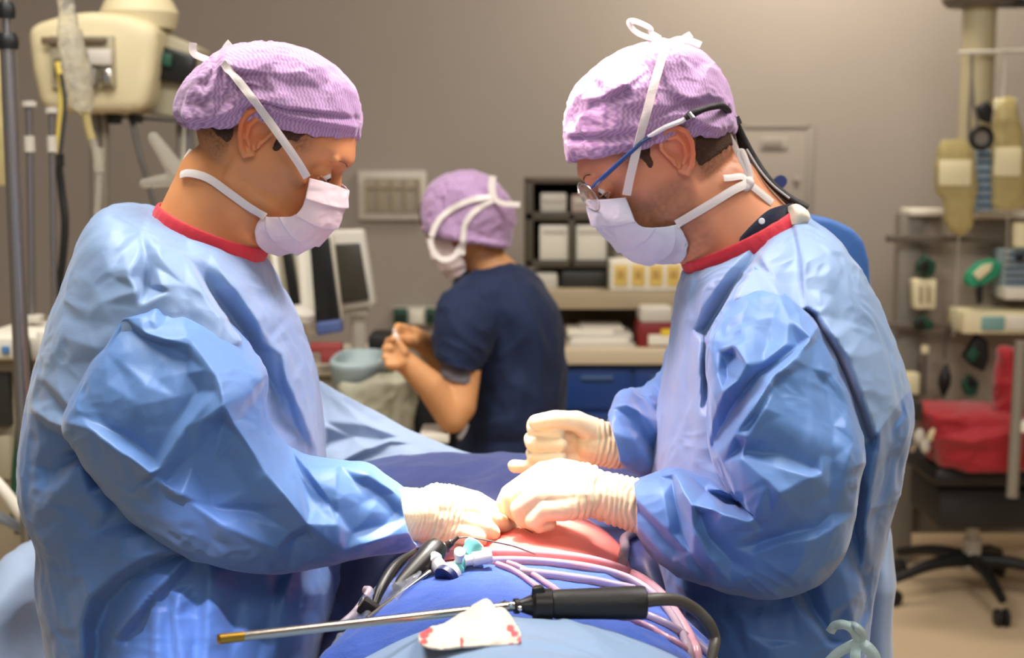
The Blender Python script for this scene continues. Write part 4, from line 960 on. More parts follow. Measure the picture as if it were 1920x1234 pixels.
# left person, far hand, next to it
hand(leftsurgeon, 'surgical_glove', M_glove,
     [(640, 968, 1.78, 34), (720, 968, 1.74, 30), (800, 972, 1.71, 26)],
     [[(800, 965, 1.71, 20), (850, 968, 1.70, 14)], [(800, 975, 1.70, 20), (850, 980, 1.69, 14)], [(800, 985, 1.70, 18), (850, 990, 1.685, 13)]],
     [[(850, 968, 1.70, 12), (890, 972, 1.70, 10), (925, 984, 1.70, 8)], [(850, 980, 1.69, 12), (890, 986, 1.69, 10), (915, 998, 1.69, 8)], [(850, 990, 1.685, 11), (885, 998, 1.68, 9), (905, 1010, 1.68, 8)], [(840, 998, 1.68, 10), (870, 1006, 1.675, 8), (890, 1016, 1.675, 7)]],
     [(800, 985, 1.69, 13), (850, 1000, 1.68, 11), (890, 1012, 1.675, 9)], voxel=.0022)
# right person, near hand: back of the hand towards us, fingers bent down to the needle
hand(rightsurgeon, 'surgical_glove', M_glove,
     [(1270, 958, 1.605, 34), (1200, 950, 1.61, 31), (1150, 936, 1.612, 29), (1105, 922, 1.615, 27)],
     [[(1100, 905, 1.625, 22), (1050, 886, 1.64, 17), (1018, 888, 1.645, 14)], [(1100, 915, 1.612, 24), (1050, 904, 1.618, 18), (1010, 906, 1.62, 14)],
      [(1095, 930, 1.605, 24), (1050, 930, 1.602, 18), (1010, 930, 1.60, 14)], [(1090, 940, 1.60, 20), (1055, 952, 1.595, 16), (1022, 956, 1.592, 13)]],
     [[(1018, 888, 1.645, 14), (955, 926, 1.648, 10.5), (944, 944, 1.645, 9), (956, 960, 1.64, 8)], [(1010, 906, 1.62, 14), (958, 934, 1.622, 11), (955, 952, 1.622, 9), (972, 968, 1.625, 8)],
      [(1010, 930, 1.60, 14), (974, 954, 1.60, 11), (980, 974, 1.604, 9), (1000, 982, 1.61, 8)], [(1022, 956, 1.592, 13), (1000, 976, 1.590, 10), (1012, 986, 1.596, 8.5), (1032, 982, 1.604, 7.5)]],
     [(1080, 905, 1.655, 15), (1030, 915, 1.67, 12), (985, 935, 1.668, 10), (954, 954, 1.66, 8.5)], wr=((1195, 946, 1.61), (1085, 925, 1.615), .0075, .0030))
# right person, far hand: palm towards us, fingers curled back
hand(rightsurgeon, 'surgical_glove', M_glove,
     [(1176, 840, 1.782, 26), (1150, 836, 1.775, 29), (1115, 830, 1.772, 27)],
     [[(1110, 812, 1.775, 20), (1085, 798, 1.778, 15)], [(1110, 825, 1.775, 20), (1082, 818, 1.778, 15)], [(1110, 838, 1.775, 20), (1082, 840, 1.778, 15)], [(1110, 850, 1.772, 18), (1086, 860, 1.774, 13)]],
     [[(1085, 798, 1.778, 14), (1003, 797, 1.772, 10.5), (1002, 806, 1.758, 9.5), (1046, 812, 1.748, 8.5)], [(1082, 818, 1.778, 14), (997, 824, 1.768, 10.5), (998, 832, 1.752, 9.5), (1052, 834, 1.742, 8)],
      [(1082, 840, 1.778, 13), (1000, 850, 1.768, 10), (1002, 858, 1.752, 9), (1050, 858, 1.742, 8)], [(1086, 860, 1.774, 12), (1030, 872, 1.765, 9.5), (990, 876, 1.755, 8.5), (964, 874, 1.748, 8)]],
     [(1125, 815, 1.765, 18), (1080, 790, 1.752, 13), (1040, 786, 1.745, 11), (1004, 792, 1.742, 9)], wr=((1165, 838, 1.78), (1115, 832, 1.775), .0070, .0026))
# ================================================================== patient, drapes and instruments
M_pat = mat('patient skin', 'f2887c', .42, spec=.45, sss=.2, bump=.1, bscale=180, bdist=.001, attr='tint')
pat = thing('person', 'patient lying under the drapes, only the painted belly showing', 'person', (.015, 1.65, .9))
G = [ellipsoid((.015, 1.66, .915), (.150, .30, .098)), ellipsoid((.015, 2.02, .90), (.145, .22, .085)), ellipsoid((.015, 1.30, .88), (.14, .2, .075)), ellipsoid((.015, 2.42, .84), (.075, .095, .07)),
     capsule((.015, 2.15, .88), .05, (.015, 2.36, .84), .05), capsule((-.05, 1.30, .88), .07, (-.07, .98, .88), .055), capsule((.08, 1.30, .88), .07, (.10, .98, .88), .055)]
me = blob('body', G, .006, 10, .5); v = mverts(me)
wound = np.array(tuple(P(928, 992, 1.58)))
col = np.tile(np.array(lin('f2867a')), (len(v), 1))*(.94+.12*vnoise(v*30)[:, None])
px = PROJ(v)
def spot_(cx, cy, rx, ry, s=1): return (s*np.exp(-((px[:, 0]-cx)/rx)**2-((px[:, 1]-cy)/ry)**2)*sstep(.9, .96, v[:, 2]))[:, None]
def blotch(c3, r, k, colr):
    global col
    d = np.linalg.norm((v-np.array(c3)), axis=1); w = (sstep(r*1.25, r*.6, d+(vnoise(v*140)-.5)*r*1.2)*k)[:, None]; col = col*(1-w)+np.array(lin(colr))*w
tb = BVHTree.FromPolygons([tuple(q) for q in v], [tuple(p.vertices) for p in me.polygons])
def skin_at(x, y):
    h = tb.ray_cast(Vector(CAMP), (P(x, y, 1.6)-Vector(CAMP)).normalized())[0]; return tuple(h) if h is not None else tuple(P(x, y, 1.55))
for x_, y_, r_, k_ in ((940, 1000, .016, .95), (925, 1008, .014, .95), (955, 985, .012, .8), (908, 1028, .013, .95), (925, 1032, .010, .9), (880, 1034, .012, .7)): blotch(skin_at(x_, y_), r_, k_, 'b4281c')
for a_, b_ in ((1085, 1042), (1100, 1046), (1112, 1049), (1125, 1052)): blotch(skin_at(a_, b_), .006, .85, 'b83a34')
vcolor(me, col)
link('body', me, M_pat, pat)

M_navy = mat('dark blue drape', '3a477c', .6, spec=.3, sheen=.3, bump=.3, bscale=380, bdist=.0008, var=.05, vscale=12)
M_royal = mat('royal blue fenestrated drape', '284a9c', .65, spec=.3, sheen=.3, bump=.8, bscale=420, bdist=.0014, var=.06, vscale=30)
M_lblue = mat('pale blue drape', '86a2c4', .5, spec=.35, sheen=.3, bump=.25, bscale=400, bdist=.0006, tl=.1)
# navy drape over the patient and down both sides of the table
xs = np.linspace(-.46, .44, 190); ys = np.linspace(1.16, 2.06, 150); X, Yy = np.meshgrid(xs, ys)
def navy_z(X, Yy):
    d = np.abs(X-.02); d = d-.10*sstep(1.68, 1.92, Yy)*sstep(.03, .2, d); z = .975 - .02*sstep(.02, .2, d) - .10*sstep(.135, .20, d) - .80*sstep(.23, .42, d)
    z = z - .06*sstep(1.42, 1.2, Yy) + .012*np.sin(Yy*14+X*5)*sstep(.05, .2, d) + .034*sstep(1.72, 2.0, Yy)
    return z
Z = navy_z(X, Yy)
gN = np.stack([X, Yy, Z], -1); gN[..., 2] += crumple(gN, 9, .006, 3)+crumple(gN, 24, .002, 5)
# opening over the belly
o = sheet('surgical_drape', gN, M_navy, None, .0012); tag(o, 'dark navy drape behind the hands, hanging down both sides of the table', 'drape')
bm = bmesh.new(); bm.from_mesh(o.data)
dele = [f for f in bm.faces if ((f.calc_center_median().x-.012)/.112)**2+((f.calc_center_median().y-1.62)/.155)**2 < 1]
bmesh.ops.delete(bm, geom=dele, context='FACES'); bm.to_mesh(o.data); bm.free()
# pale drape rising to the head end
rows = [[(500, 640, 2.20), (600, 714, 2.16), (705, 772, 2.14), (800, 822, 2.12), (880, 848, 2.10), (960, 864, 2.06), (1060, 870, 2.03), (1200, 872, 2.02)],
        [(500, 720, 2.17), (600, 762, 2.15), (705, 800, 2.12), (800, 838, 2.10), (880, 856, 2.08), (960, 867, 2.05), (1060, 874, 2.02), (1200, 878, 2.01)],
        [(500, 800, 2.16), (600, 820, 2.13), (705, 834, 2.10), (800, 850, 2.07), (880, 862, 2.05), (960, 872, 2.03), (1060, 880, 2.01), (1200, 886, 2.0)],
        [(500, 880, 2.15), (600, 872, 2.11), (705, 872, 2.07), (800, 866, 2.045), (880, 868, 2.03), (960, 876, 2.01), (1060, 886, 2.0), (1200, 894, 1.99)],
        [(500, 960, 2.15), (600, 930, 2.10), (705, 885, 2.05), (800, 880, 2.03), (880, 878, 2.02), (960, 882, 2.0), (1060, 892, 1.99), (1200, 900, 1.98)]]
g = patch(rows, 260, 120)
DF = FoldMap((480, 620, 1240, 980), [[(600, 716, 4), (612, 800, 10), (606, 868, 4)], [(604, 790, 10), (680, 796, 6), (760, 822, 4), (860, 842, 2)], [(610, 830, -4), (660, 820, -2), (720, 824, -6)], [(640, 868, 8), (690, 840, 14), (728, 826, 12)],
     [(732, 830, 4), (734, 866, -2)], [(640, 750, 6), (700, 790, 2)], [(660, 860, -2), (700, 850, 0), (760, 862, -2)], [(728, 826, 12), (800, 836, 4), (880, 856, 3)], [(860, 848, 6), (866, 858, 0)]])
g = fold_grid(g, DF, cu=False, cr_amp=.002, cr_scale=16, seed=8)
o = sheet('surgical_drape', g, mat('thin pale drape', 'a2b4d0', .5, spec=.35, sheen=.3, bump=.25, bscale=400, bdist=.0006, tl=.15), None, .001); tag(o, 'pale blue drape rising to the head end behind the open field', 'drape')
# royal blue textured drape in front of the belly
rows = [[(740, 1085, 1.48), (800, 1060, 1.50), (880, 1052, 1.515), (960, 1050, 1.52), (1060, 1058, 1.52), (1160, 1078, 1.51), (1240, 1120, 1.49), (1330, 1200, 1.46)],
        [(700, 1120, 1.42), (790, 1086, 1.44), (880, 1072, 1.46), (960, 1074, 1.47), (1070, 1086, 1.47), (1170, 1110, 1.46), (1250, 1150, 1.44), (1340, 1240, 1.40)],
        [(650, 1180, 1.34), (770, 1128, 1.37), (880, 1100, 1.39), (970, 1104, 1.40), (1080, 1122, 1.40), (1180, 1150, 1.39), (1260, 1190, 1.37), (1350, 1290, 1.33)],
        [(590, 1250, 1.27), (720, 1190, 1.30), (860, 1146, 1.31), (970, 1150, 1.32), (1090, 1165, 1.32), (1190, 1190, 1.31), (1290, 1250, 1.28), (1370, 1340, 1.26)],
        [(520, 1380, 1.22), (680, 1290, 1.23), (840, 1220, 1.24), (970, 1215, 1.25), (1100, 1230, 1.25), (1200, 1260, 1.24), (1310, 1330, 1.22), (1400, 1430, 1.2)]]
g = patch(rows, 220, 180)
TF = FoldMap((500, 1040, 1420, 1400), [[(800, 1075, 2), (850, 1062, 9), (900, 1062, 12), (950, 1075, 12), (1000, 1105, 4)], [(790, 1100, 2), (850, 1092, 4), (930, 1100, 4), (985, 1120, 0)], [(690, 1150, 6), (760, 1122, 10), (830, 1112, 8)], [(660, 1200, 8), (740, 1150, 4), (800, 1140, 2)],
     [(1040, 1075, 6), (1120, 1082, 8), (1160, 1096, 2)], [(1200, 1180, 8), (1270, 1220, 8)], [(1180, 1200, 0), (1240, 1240, 0)]])
g = fold_grid(g, TF, cu=False, cr_amp=.002, cr_scale=22, seed=9)
o = sheet('surgical_drape', g, M_royal, None, .0015); tag(o, 'royal blue textured drape in front of the belly, under tubes and black handle', 'drape')
# pale drape over the legs, nearest to us
rows = [[(560, 1330, 1.26), (690, 1236, 1.26), (800, 1186, 1.26), (900, 1163, 1.265), (1000, 1160, 1.265), (1100, 1170, 1.26), (1190, 1198, 1.26), (1280, 1240, 1.26), (1420, 1330, 1.26)],
        [(540, 1350, 1.20), (680, 1262, 1.20), (800, 1200, 1.20), (900, 1172, 1.205), (1000, 1168, 1.205), (1100, 1180, 1.20), (1200, 1214, 1.20), (1300, 1270, 1.20), (1440, 1350, 1.20)],
        [(500, 1420, 1.1), (660, 1320, 1.1), (800, 1246, 1.1), (900, 1214, 1.1), (1000, 1208, 1.1), (1110, 1222, 1.1), (1220, 1264, 1.1), (1330, 1330, 1.1), (1480, 1420, 1.1)],
        [(440, 1540, .98), (620, 1440, .98), (790, 1350, .98), (900, 1320, .98), (1000, 1310, .98), (1120, 1320, .98), (1240, 1370, .98), (1380, 1440, .98), (1540, 1540, .98)],
        [(400, 1760, .95), (600, 1720, .94), (780, 1700, .93), (900, 1700, .93), (1000, 1700, .93), (1120, 1700, .93), (1260, 1720, .94), (1420, 1740, .95), (1580, 1760, .95)]]
g = patch(rows, 200, 140); g = fold_grid(g, None, cu=False, cr_amp=.0022, cr_scale=11, seed=10)
o = sheet('surgical_drape', g, M_lblue, None, .0015); tag(o, 'smooth pale blue drape nearest to the viewer under the bloody gauze', 'drape')
SURF = bvh_of([q for q in COL.objects if q.name.startswith('surgical_drape')]+[q for q in pat.children])
def on_surf(x, y, Y, r, far=.14):
    """point r above whatever lies at that pixel near distance Y"""
    p = P(x, y, Y); d = (p-Vector(CAMP)).normalized(); h, n, i, dist = SURF.ray_cast(Vector(CAMP)+d*.7, d)
    if h is not None and abs(h.y-Y) < far:
        n = n if n.dot(d) < 0 else -n; return h+n*r
    return p
def laid_tube(name, pts, r, M, parent=None, n=10, samples=60, lift=1.0):
    q = crs(np.array(pts, float), samples); V = np.array([tuple(on_surf(a, b, c, r*lift)) for a, b, c in q]); k = np.ones(7)/7
    for c_ in range(3): V[:, c_] = np.convolve(np.pad(V[:, c_], 3, mode='edge'), k, 'valid')
    return tube_mesh(name, V, r, n, M, parent)
M_tube = mat('clear pink tinted tubing', 'e6b0bc', .15, spec=.6, trans=.5, ior=1.3, coat=.3)
M_tube2 = mat('clear suction tubing', 'cdb6c4', .2, spec=.6, trans=.55, ior=1.3, coat=.3)
def tubing(label, pts, r, M=M_tube, grp=None):
    o = laid_tube('suction_tube', pts, r, M); tag(o, label, 'tube', grp); return o
tubing('thick clear tube along the lower edge of the belly, thickest of the tubes', [(820, 1052, 1.52), (900, 1044, 1.535), (1000, 1046, 1.535), (1090, 1056, 1.53), (1160, 1074, 1.52), (1220, 1106, 1.50), (1262, 1160, 1.46), (1296, 1220, 1.40), (1312, 1300, 1.34)], .0058)
tubing('clear tube just below the thick one, running right from the stopcock', [(850, 1066, 1.50), (930, 1058, 1.51), (1010, 1060, 1.51), (1100, 1070, 1.51), (1170, 1088, 1.50), (1225, 1120, 1.48), (1262, 1170, 1.44), (1288, 1230, 1.38), (1300, 1310, 1.33)], .0045, M_tube2)
tubing('left one of the two clear tubes slanting down to the black handle collar', [(930, 1062, 1.50), (960, 1074, 1.48), (1000, 1100, 1.45), (1030, 1124, 1.43), (1044, 1140, 1.42)], .0032)
tubing('right one of the two clear tubes slanting down to the black handle collar', [(950, 1060, 1.50), (980, 1072, 1.48), (1020, 1096, 1.45), (1050, 1118, 1.43), (1064, 1134, 1.42)], .0032)
tubing('flat clear tube lying straight above the black handle', [(968, 1078, 1.48), (1040, 1086, 1.47), (1110, 1096, 1.46), (1190, 1112, 1.46)], .0045, M_tube2)
tubing('clear tube coming out below the black handle towards the lower right', [(1170, 1150, 1.36), (1210, 1160, 1.38), (1264, 1186, 1.37), (1316, 1224, 1.35), (1350, 1262, 1.34), (1372, 1320, 1.32)], .0042, M_tube2)
tubing('second clear tube below the black handle, nearest to the viewer', [(1150, 1160, 1.34), (1196, 1172, 1.35), (1250, 1198, 1.34), (1300, 1236, 1.32), (1330, 1272, 1.31), (1350, 1330, 1.29)], .0030)
o = laid_tube('suction_tube', [(1160, 1062, 1.60), (1164, 1036, 1.62), (1172, 1018, 1.63), (1196, 1004, 1.64), (1230, 1000, 1.64)], .006, mat('grey tubing', '8a8088', .4), lift=1.2); tag(o, 'grey tube arching through the dark gap right of the belly', 'tube')
wire = thing('cautery_wire', 'thin grey wire bowed over the belly from a black plug', 'wire', tuple(P(840, 1026, 1.50)))
pts = [(838, 1024, 1.49), (850, 1014, 1.49), (866, 1008, 1.492), (888, 1009, 1.495), (930, 1017, 1.50), (968, 1026, 1.515), (1004, 1040, 1.53)]
tube_mesh('wire', [P(*p) for p in pts], .0009, 8, mat('steel grey wire', '6b6660', .35, metal=.6), wire, samples=50)
lathe('plug', [(0, 0), (0, .0055), (.004, .0068), (.012, .0068), (.014, .005), (.020, .0045), (.022, .0028), (.030, .0018)], P(820, 1038, 1.49), P(852, 1013, 1.49)-P(820, 1038, 1.49), mat('dark brown plug', '3a2a26', .4), wire, 20)

# stopcock: white ports on a teal body with a navy cap
M_wplastic = mat('white medical plastic', 'efe6e2', .3, spec=.5, coat=.2); M_teal = mat('teal translucent plastic', '7fd0cc', .2, trans=.3, ior=1.3); M_navycap = mat('navy plastic cap', '151f52', .4)
sc_ = thing('stopcock', 'white and teal stopcock with a navy end cap beside the wire plug', 'stopcock', tuple(P(850, 1050, 1.46)))
def lp(name, a, b, prof, M, n=20):
    A, B = P(*a), P(*b); d = B-A; L = d.length; return lathe(name, [(t*L, r) for t, r in prof], A, d, M, sc_, n)
lp('barrel', (846, 1080, 1.44), (890, 1022, 1.47), [(0, 0), (0, .0085), (.25, .0098), (.3, .0075), (.6, .0072), (.62, .009), (.85, .009), (.9, .0105), (1, .0105), (1, .006)], M_teal)
lp('port', (826, 1066, 1.44), (806, 1044, 1.45), [(0, 0), (0, .008), (.5, .0085), (.55, .010), (.9, .010), (1, .007), (1, 0)], M_wplastic)
lp('port', (870, 1052, 1.45), (920, 1043, 1.46), [(0, 0), (0, .006), (.3, .006), (.32, .0078), (1, .0070), (1, .004), (.9, .003)], M_wplastic)
lp('port', (852, 1072, 1.435), (832, 1084, 1.425), [(0, 0), (0, .0115), (.5, .0115), (.55, .010), (1, .010), (1, 0)], M_wplastic)
lp('end_cap', (842, 1078, 1.425), (832, 1088, 1.418), [(0, 0), (0, .0128), (.2, .0135), (.8, .0135), (1, .0115), (1, 0)], M_navycap)
lp('collar', (886, 1030, 1.47), (893, 1020, 1.474), [(0, .011), (.5, .0125), (1, .011), (1, 0)], M_wplastic)
lp('tap', (860, 1050, 1.445), (862, 1034, 1.435), [(0, 0), (0, .0045), (.6, .0045), (.65, .006), (1, .006), (1, 0)], M_wplastic)

# long instrument: steel shaft, knurled connector, black grip, grey cable
M_blk = mat('matt black plastic', '17130f', .38, spec=.45); M_blk2 = mat('black rubber grip', '1a1814', .5, bump=.2, bscale=300); M_steel = mat('brushed steel', 'b8b0a4', .22, metal=1, bump=.05, bscale=200); M_brass = mat('brass tip', 'b08a3a', .3, metal=1)
ins = thing('surgical_instrument', 'long steel shaft with black handle and grey cable lying across the drapes', 'instrument', tuple(P(1000, 1140, 1.27)))
A, B = P(408, 1199, 1.13), P(962, 1136, 1.262)
lathe('shaft', [(.022, 0), (.022, .0041), (.2, .0041), ((B-A).length, .0041), ((B-A).length, 0)], A, B-A, M_steel, ins, 28)
lathe('shaft_tip', [(0, 0), (0, .0030), (.001, .0043), (.022, .0043), (.022, 0)], A, B-A, M_brass, ins, 28)
C_, D_ = P(1000, 1136, 1.27), P(1212, 1130, 1.275); ax = D_-P(1000, 1134, 1.27)
c0 = P(938, 1138, 1.262); axs = P(1000, 1135, 1.27)-c0; L = axs.length
lathe('connector', [(0, 0), (0, .004), (.15*L, .0062), (.2*L, .0045), (.4*L, .0045), (.42*L, .0072), (.55*L, .0072), (.58*L, .0055), (.95*L, .010), (L, .010), (L, 0)], c0, axs, M_blk, ins, 24)
for k_, (x, y) in enumerate(((944, 1136), (958, 1134), (975, 1141))):
    link('screw', gmesh('screw', ellipsoid(P(x, y, 1.2565), (.0026, .0026, .0026)), cu=True, caps=(True, True)), M_chrome, ins)
e0 = P(998, 1134, 1.27); axc = P(1212, 1130, 1.276)-e0; L = axc.length
lathe('collar', [(0, 0), (0, .0125), (.003, .015), (.018, .015), (.019, .0128), (.019, 0)], e0, axc, M_blk, ins, 32)
prism('lever', [(998, 1104), (1016, 1100), (1026, 1114), (1024, 1124), (996, 1126)], 1.264, .010, M_blk, ins, .002)
lathe('grip', [(.019, 0), (.019, .0128), (.023, .0138), (.06, .0146), (.085, .0155), (L-.004, .0158), (L-.001, .0148), (L, .012), (L, 0)], e0, axc, M_blk2, ins, 40)
M_cable = mat('dark grey rubber cable', '4a463f', .45)
cab = [P(1206, 1127, 1.276), P(1236, 1124, 1.28), P(1270, 1126, 1.29), P(1302, 1142, 1.30), P(1328, 1168, 1.30), P(1340, 1196, 1.30), P(1338, 1216, 1.29), P(1330, 1250, 1.28), P(1318, 1300, 1.27)]
tube_mesh('cable', cab, [.0068, .0064, .0060, .0058, .0058, .0055, .0052, .005, .005], 18, M_cable, ins, samples=70)

# black scope with its cable and the clear pouch it lies in
M_pouch = mat('clear plastic pouch', 'dfe4f2', .08, spec=.6, trans=.85, ior=1.15, alpha=.45, bump=.8, bscale=45, bdist=.006)
sco = thing('endoscope', 'black wedge-shaped scope with thin steel tube beside the sleeve cuff', 'endoscope', tuple(P(740, 1100, 1.42)))
lathe('handle', [(0, 0), (0, .006), (.01, .008), (.05, .012), (.068, .0145), (.078, .012), (.08, 0)], P(744, 1104, 1.405), P(800, 1048, 1.45)-P(744, 1104, 1.405), M_blk, sco, 28)
tube_mesh('steel_tube', [P(806, 1072, 1.435), P(752, 1112, 1.40), P(688, 1160, 1.34)], .0026, 12, M_steel, sco, samples=20)
tube_mesh('cable', [P(700, 1140, 1.37), P(716, 1100, 1.395), P(742, 1062, 1.43), P(778, 1034, 1.47)], [.0035, .0055, .006, .003], 12, M_blk, sco, samples=40)
box('clamp', P(692, 1142, 1.365), (.020, .014, .016), M_blk, sco, .002, rot=Matrix.Rotation(.6, 3, 'Y')); box('clamp', P(682, 1128, 1.37), (.008, .02, .008), M_chrome, sco, .001, rot=Matrix.Rotation(.6, 3, 'Y'))
tube_mesh('side_tube', [P(640, 1172, 1.36), P(668, 1146, 1.38), P(692, 1110, 1.40), P(684, 1106, 1.405)], .0042, 12, M_tube2, sco, samples=24)
g = patch([[(640, 1160, 1.35), (690, 1120, 1.385), (740, 1070, 1.43), (765, 1050, 1.46)], [(650, 1180, 1.34), (706, 1136, 1.37), (756, 1090, 1.415), (786, 1062, 1.445)], [(600, 1240, 1.28), (700, 1166, 1.34), (760, 1112, 1.385), (790, 1084, 1.42)]], 70, 40)
g = fold_grid(g, None, cu=False, cr_amp=.006, cr_scale=34, seed=21); o = sheet('plastic_pouch', g, M_pouch, None, .0006); tag(o, 'crinkled clear plastic pouch under the black scope', 'pouch')

# crumpled gauze with blood spots, standing in a small tent on the pale drape
rows = [[(788, 1190, 1.245), (808, 1180, 1.245), (828, 1174, 1.245), (868, 1153, 1.245), (909, 1128, 1.240), (926, 1143, 1.242), (942, 1144, 1.245), (960, 1166, 1.245)],
        [(786, 1196, 1.235), (810, 1190, 1.228), (845, 1180, 1.222), (885, 1168, 1.218), (915, 1158, 1.215), (938, 1160, 1.220), (956, 1172, 1.228), (970, 1184, 1.235)],
        [(788, 1208, 1.222), (816, 1202, 1.212), (850, 1198, 1.206), (890, 1190, 1.202), (920, 1184, 1.202), (946, 1186, 1.206), (966, 1194, 1.214), (978, 1202, 1.222)],
        [(796, 1214, 1.208), (824, 1218, 1.198), (856, 1217, 1.192), (892, 1214, 1.19), (922, 1213, 1.19), (950, 1212, 1.194), (966, 1211, 1.20), (976, 1208, 1.208)]]
g = patch([[(x, y, [1.205, 1.15, 1.112, 1.090][k]+.3*(Y-[1.245, 1.222, 1.208, 1.194][k])) for x, y, Y in r] for k, r in enumerate(rows)], 150, 110)
GF = FoldMap((770, 1120, 1000, 1230), [[(822, 1172, 6), (826, 1195, 9), (822, 1218, 4)], [(832, 1170, 0), (838, 1195, 0), (834, 1218, 0)], [(905, 1134, 6), (900, 1170, 5), (870, 1215, 0)], [(926, 1140, 0), (930, 1170, 0), (950, 1200, 2)], [(930, 1136, 4), (950, 1170, 5), (975, 1196, 4)], [(800, 1180, 5), (802, 1210, 4)]], step=1)
g = fold_grid(g, GF, cu=False, cr_amp=.0007, cr_scale=60, seed=31)
me = gmesh('gauze', g); vv = mverts(me); px = PROJ(vv); c = np.tile(np.array(lin('efe2d0')), (len(vv), 1))
for cx, cy, rx, ry in ((797, 1194, 10, 9), (806, 1186, 8, 7), (867, 1205, 4, 8), (866, 1212, 3, 4), (955, 1182, 7, 8), (962, 1192, 7, 6), (974, 1202, 8, 6), (960, 1212, 8, 3), (796, 1208, 8, 5)):
    c0 = np.array(tuple(P(cx, cy, 1.21))); dd = ((px[:, 0]-cx)/rx)**2+((px[:, 1]-cy)/ry)**2+(vnoise(vv*420)-.5)*.9
    w = (sstep(1.25, .6, dd)*.92)[:, None]; c = c*(1-w)+np.array(lin('c8283c'))*w
vcolor(me, c); M_gauze = mat('gauze', 'efe2d0', .9, sheen=.3, attr='tint', bump=.6, bscale=700, bdist=.0008, tl=.1)
o = link('gauze_swab', me, M_gauze); sd = o.modifiers.new('t', 'SOLIDIFY'); sd.thickness = .002; tag(o, 'crumpled white gauze spotted with blood on the pale drape', 'gauze')
# suture thread between the hands
th = tube_mesh('suture_thread', [P(954, 962, 1.64), P(975, 985, 1.63), P(1000, 1000, 1.62)], .0005, 6, mat('violet thread', '4a2a5a', .5), None, samples=20); tag(th, 'fine dark thread held in the nearer gloved fingers', 'thread')
# ================================================================== the assistant in the middle distance
nurse = thing('person', 'person in navy scrubs and lilac cap, back half turned, handling something by the rear wall', 'person', (-.03, 3.3, 0))
M_skinN = mat('skin of assistant', 'c98a58', .55, sss=.1, attr='tint')
M_scrub = mat('navy scrub cloth', '0f1e3e', .85, sheen=.04, bump=.3, bscale=200)
NY = 3.3
fN = head_frame((868, 418), NY, 24, -1, .0100, yaw=-28)
G = [fN(head_grid())]+face_parts(fN)
G.append(outline_loft([(850, 440, 935, 430, NY, .055), (862, 480, 945, 470, NY, .055), (880, 520, 975, 500, NY, .06), (900, 560, 1010, 540, NY, .07)], 40, 30))
G.append(outline_loft([(890, 520, 985, 520, NY, .06), (900, 560, 1040, 580, NY, .10), (910, 700, 1045, 720, NY, .11), (910, 860, 1035, 860, NY, .11), (880, 1000, 1040, 1000, NY, .13), (900, 1200, 1030, 1200, NY, .1)], 40, 40))
def np_(x, y, Y, r): return (*P(x, y, Y), r)
near = [np_(865, 580, 3.16, .052), np_(868, 660, 3.12, .046), np_(860, 760, 3.08, .040), np_(848, 782, 3.07, .036), np_(806, 722, 3.05, .033), np_(765, 684, 3.04, .026), np_(748, 672, 3.04, .026)]
far = [np_(920, 560, 3.44, .052), np_(880, 650, 3.44, .045), np_(850, 690, 3.40, .038), np_(820, 668, 3.32, .030), np_(790, 640, 3.20, .025), np_(772, 632, 3.16, .026)]
G += chain(near)+chain(far)
for j, (a, b) in enumerate((((745, 656), (728, 640)), ((738, 664), (722, 654)), ((738, 674), (722, 670)), ((744, 684), (728, 684)))):
    G += chain([np_(752, 668+4*j, 3.04-.008*j, .013), np_(a[0], a[1], 3.02-.008*j, .0105), np_(b[0], b[1], 3.015-.008*j, .009), np_(b[0]+10, b[1]-4+3*j, 3.0, .008)])
    G += chain([np_(775, 628+4*j, 3.15-.008*j, .013), np_(760, 616+7*j, 3.12, .0105), np_(746, 612+7*j, 3.10, .009), np_(742, 620+7*j, 3.08, .008)])
G += chain([np_(756, 660, 3.02, .013), np_(746, 645, 3.02, .011), np_(740, 630, 3.04, .009)]); G += chain([np_(776, 640, 3.13, .013), np_(762, 640, 3.08, .011), np_(748, 634, 3.06, .009)])
me = blob('body', G, .004, 5); v = mverts(me); c = fN.inv(v); col = np.tile(np.array(lin('cf9462')), (len(v), 1))*(.92+.16*vnoise(v*25)[:, None]); vcolor(me, col)
bN = link('body', me, M_skinN, nurse)
hm = (c[:, 1] > -4.5) & (c[:, 0] < -2.5) | (c[:, 1] > 1.5) & (c[:, 0] < 8)
hm &= ~((((c[:, 0]+1.3)/3.0)**2+((c[:, 1]+.6)/3.6)**2 < 1) & (np.abs(c[:, 2]) > 6.9))
shell_from(me, hm & (c[:, 1] > -6) & (np.abs(c[:, 2]) < 9), .002, 'hair', M_hair, nurse, rough=.004)
for sg in (-1, 1):
    link('eye', gmesh('eye', ellipsoid(fN((7.98, -.6, sg*3.25)), (.0108,)*3), cu=True, caps=(True, True)), M_eye, nurse)
CN = [(810, 442, 945, 452, NY, .088), (796, 432, 956, 462, NY, .094), (790, 405, 965, 430, NY, .100), (792, 375, 966, 400, NY, .103), (806, 348, 955, 370, NY, .100), (832, 328, 932, 340, NY, .082), (862, 321, 906, 326, NY, .05), (880, 320, 888, 320, NY, .006)]
CNF = FoldMap((770, 300, 990, 480), [[(925, 375, 12), (880, 370, 6), (840, 380, 0)], [(925, 375, 12), (930, 410, 8), (925, 450, 2)], [(925, 375, 12), (950, 400, 8)], [(800, 425, 8), (860, 445, 8), (940, 458, 8)], [(905, 360, 0), (860, 350, 4)]], gain=1.6)
capN = cap(CN, CNF, nurse, M_cap, 14, pleats=.003)
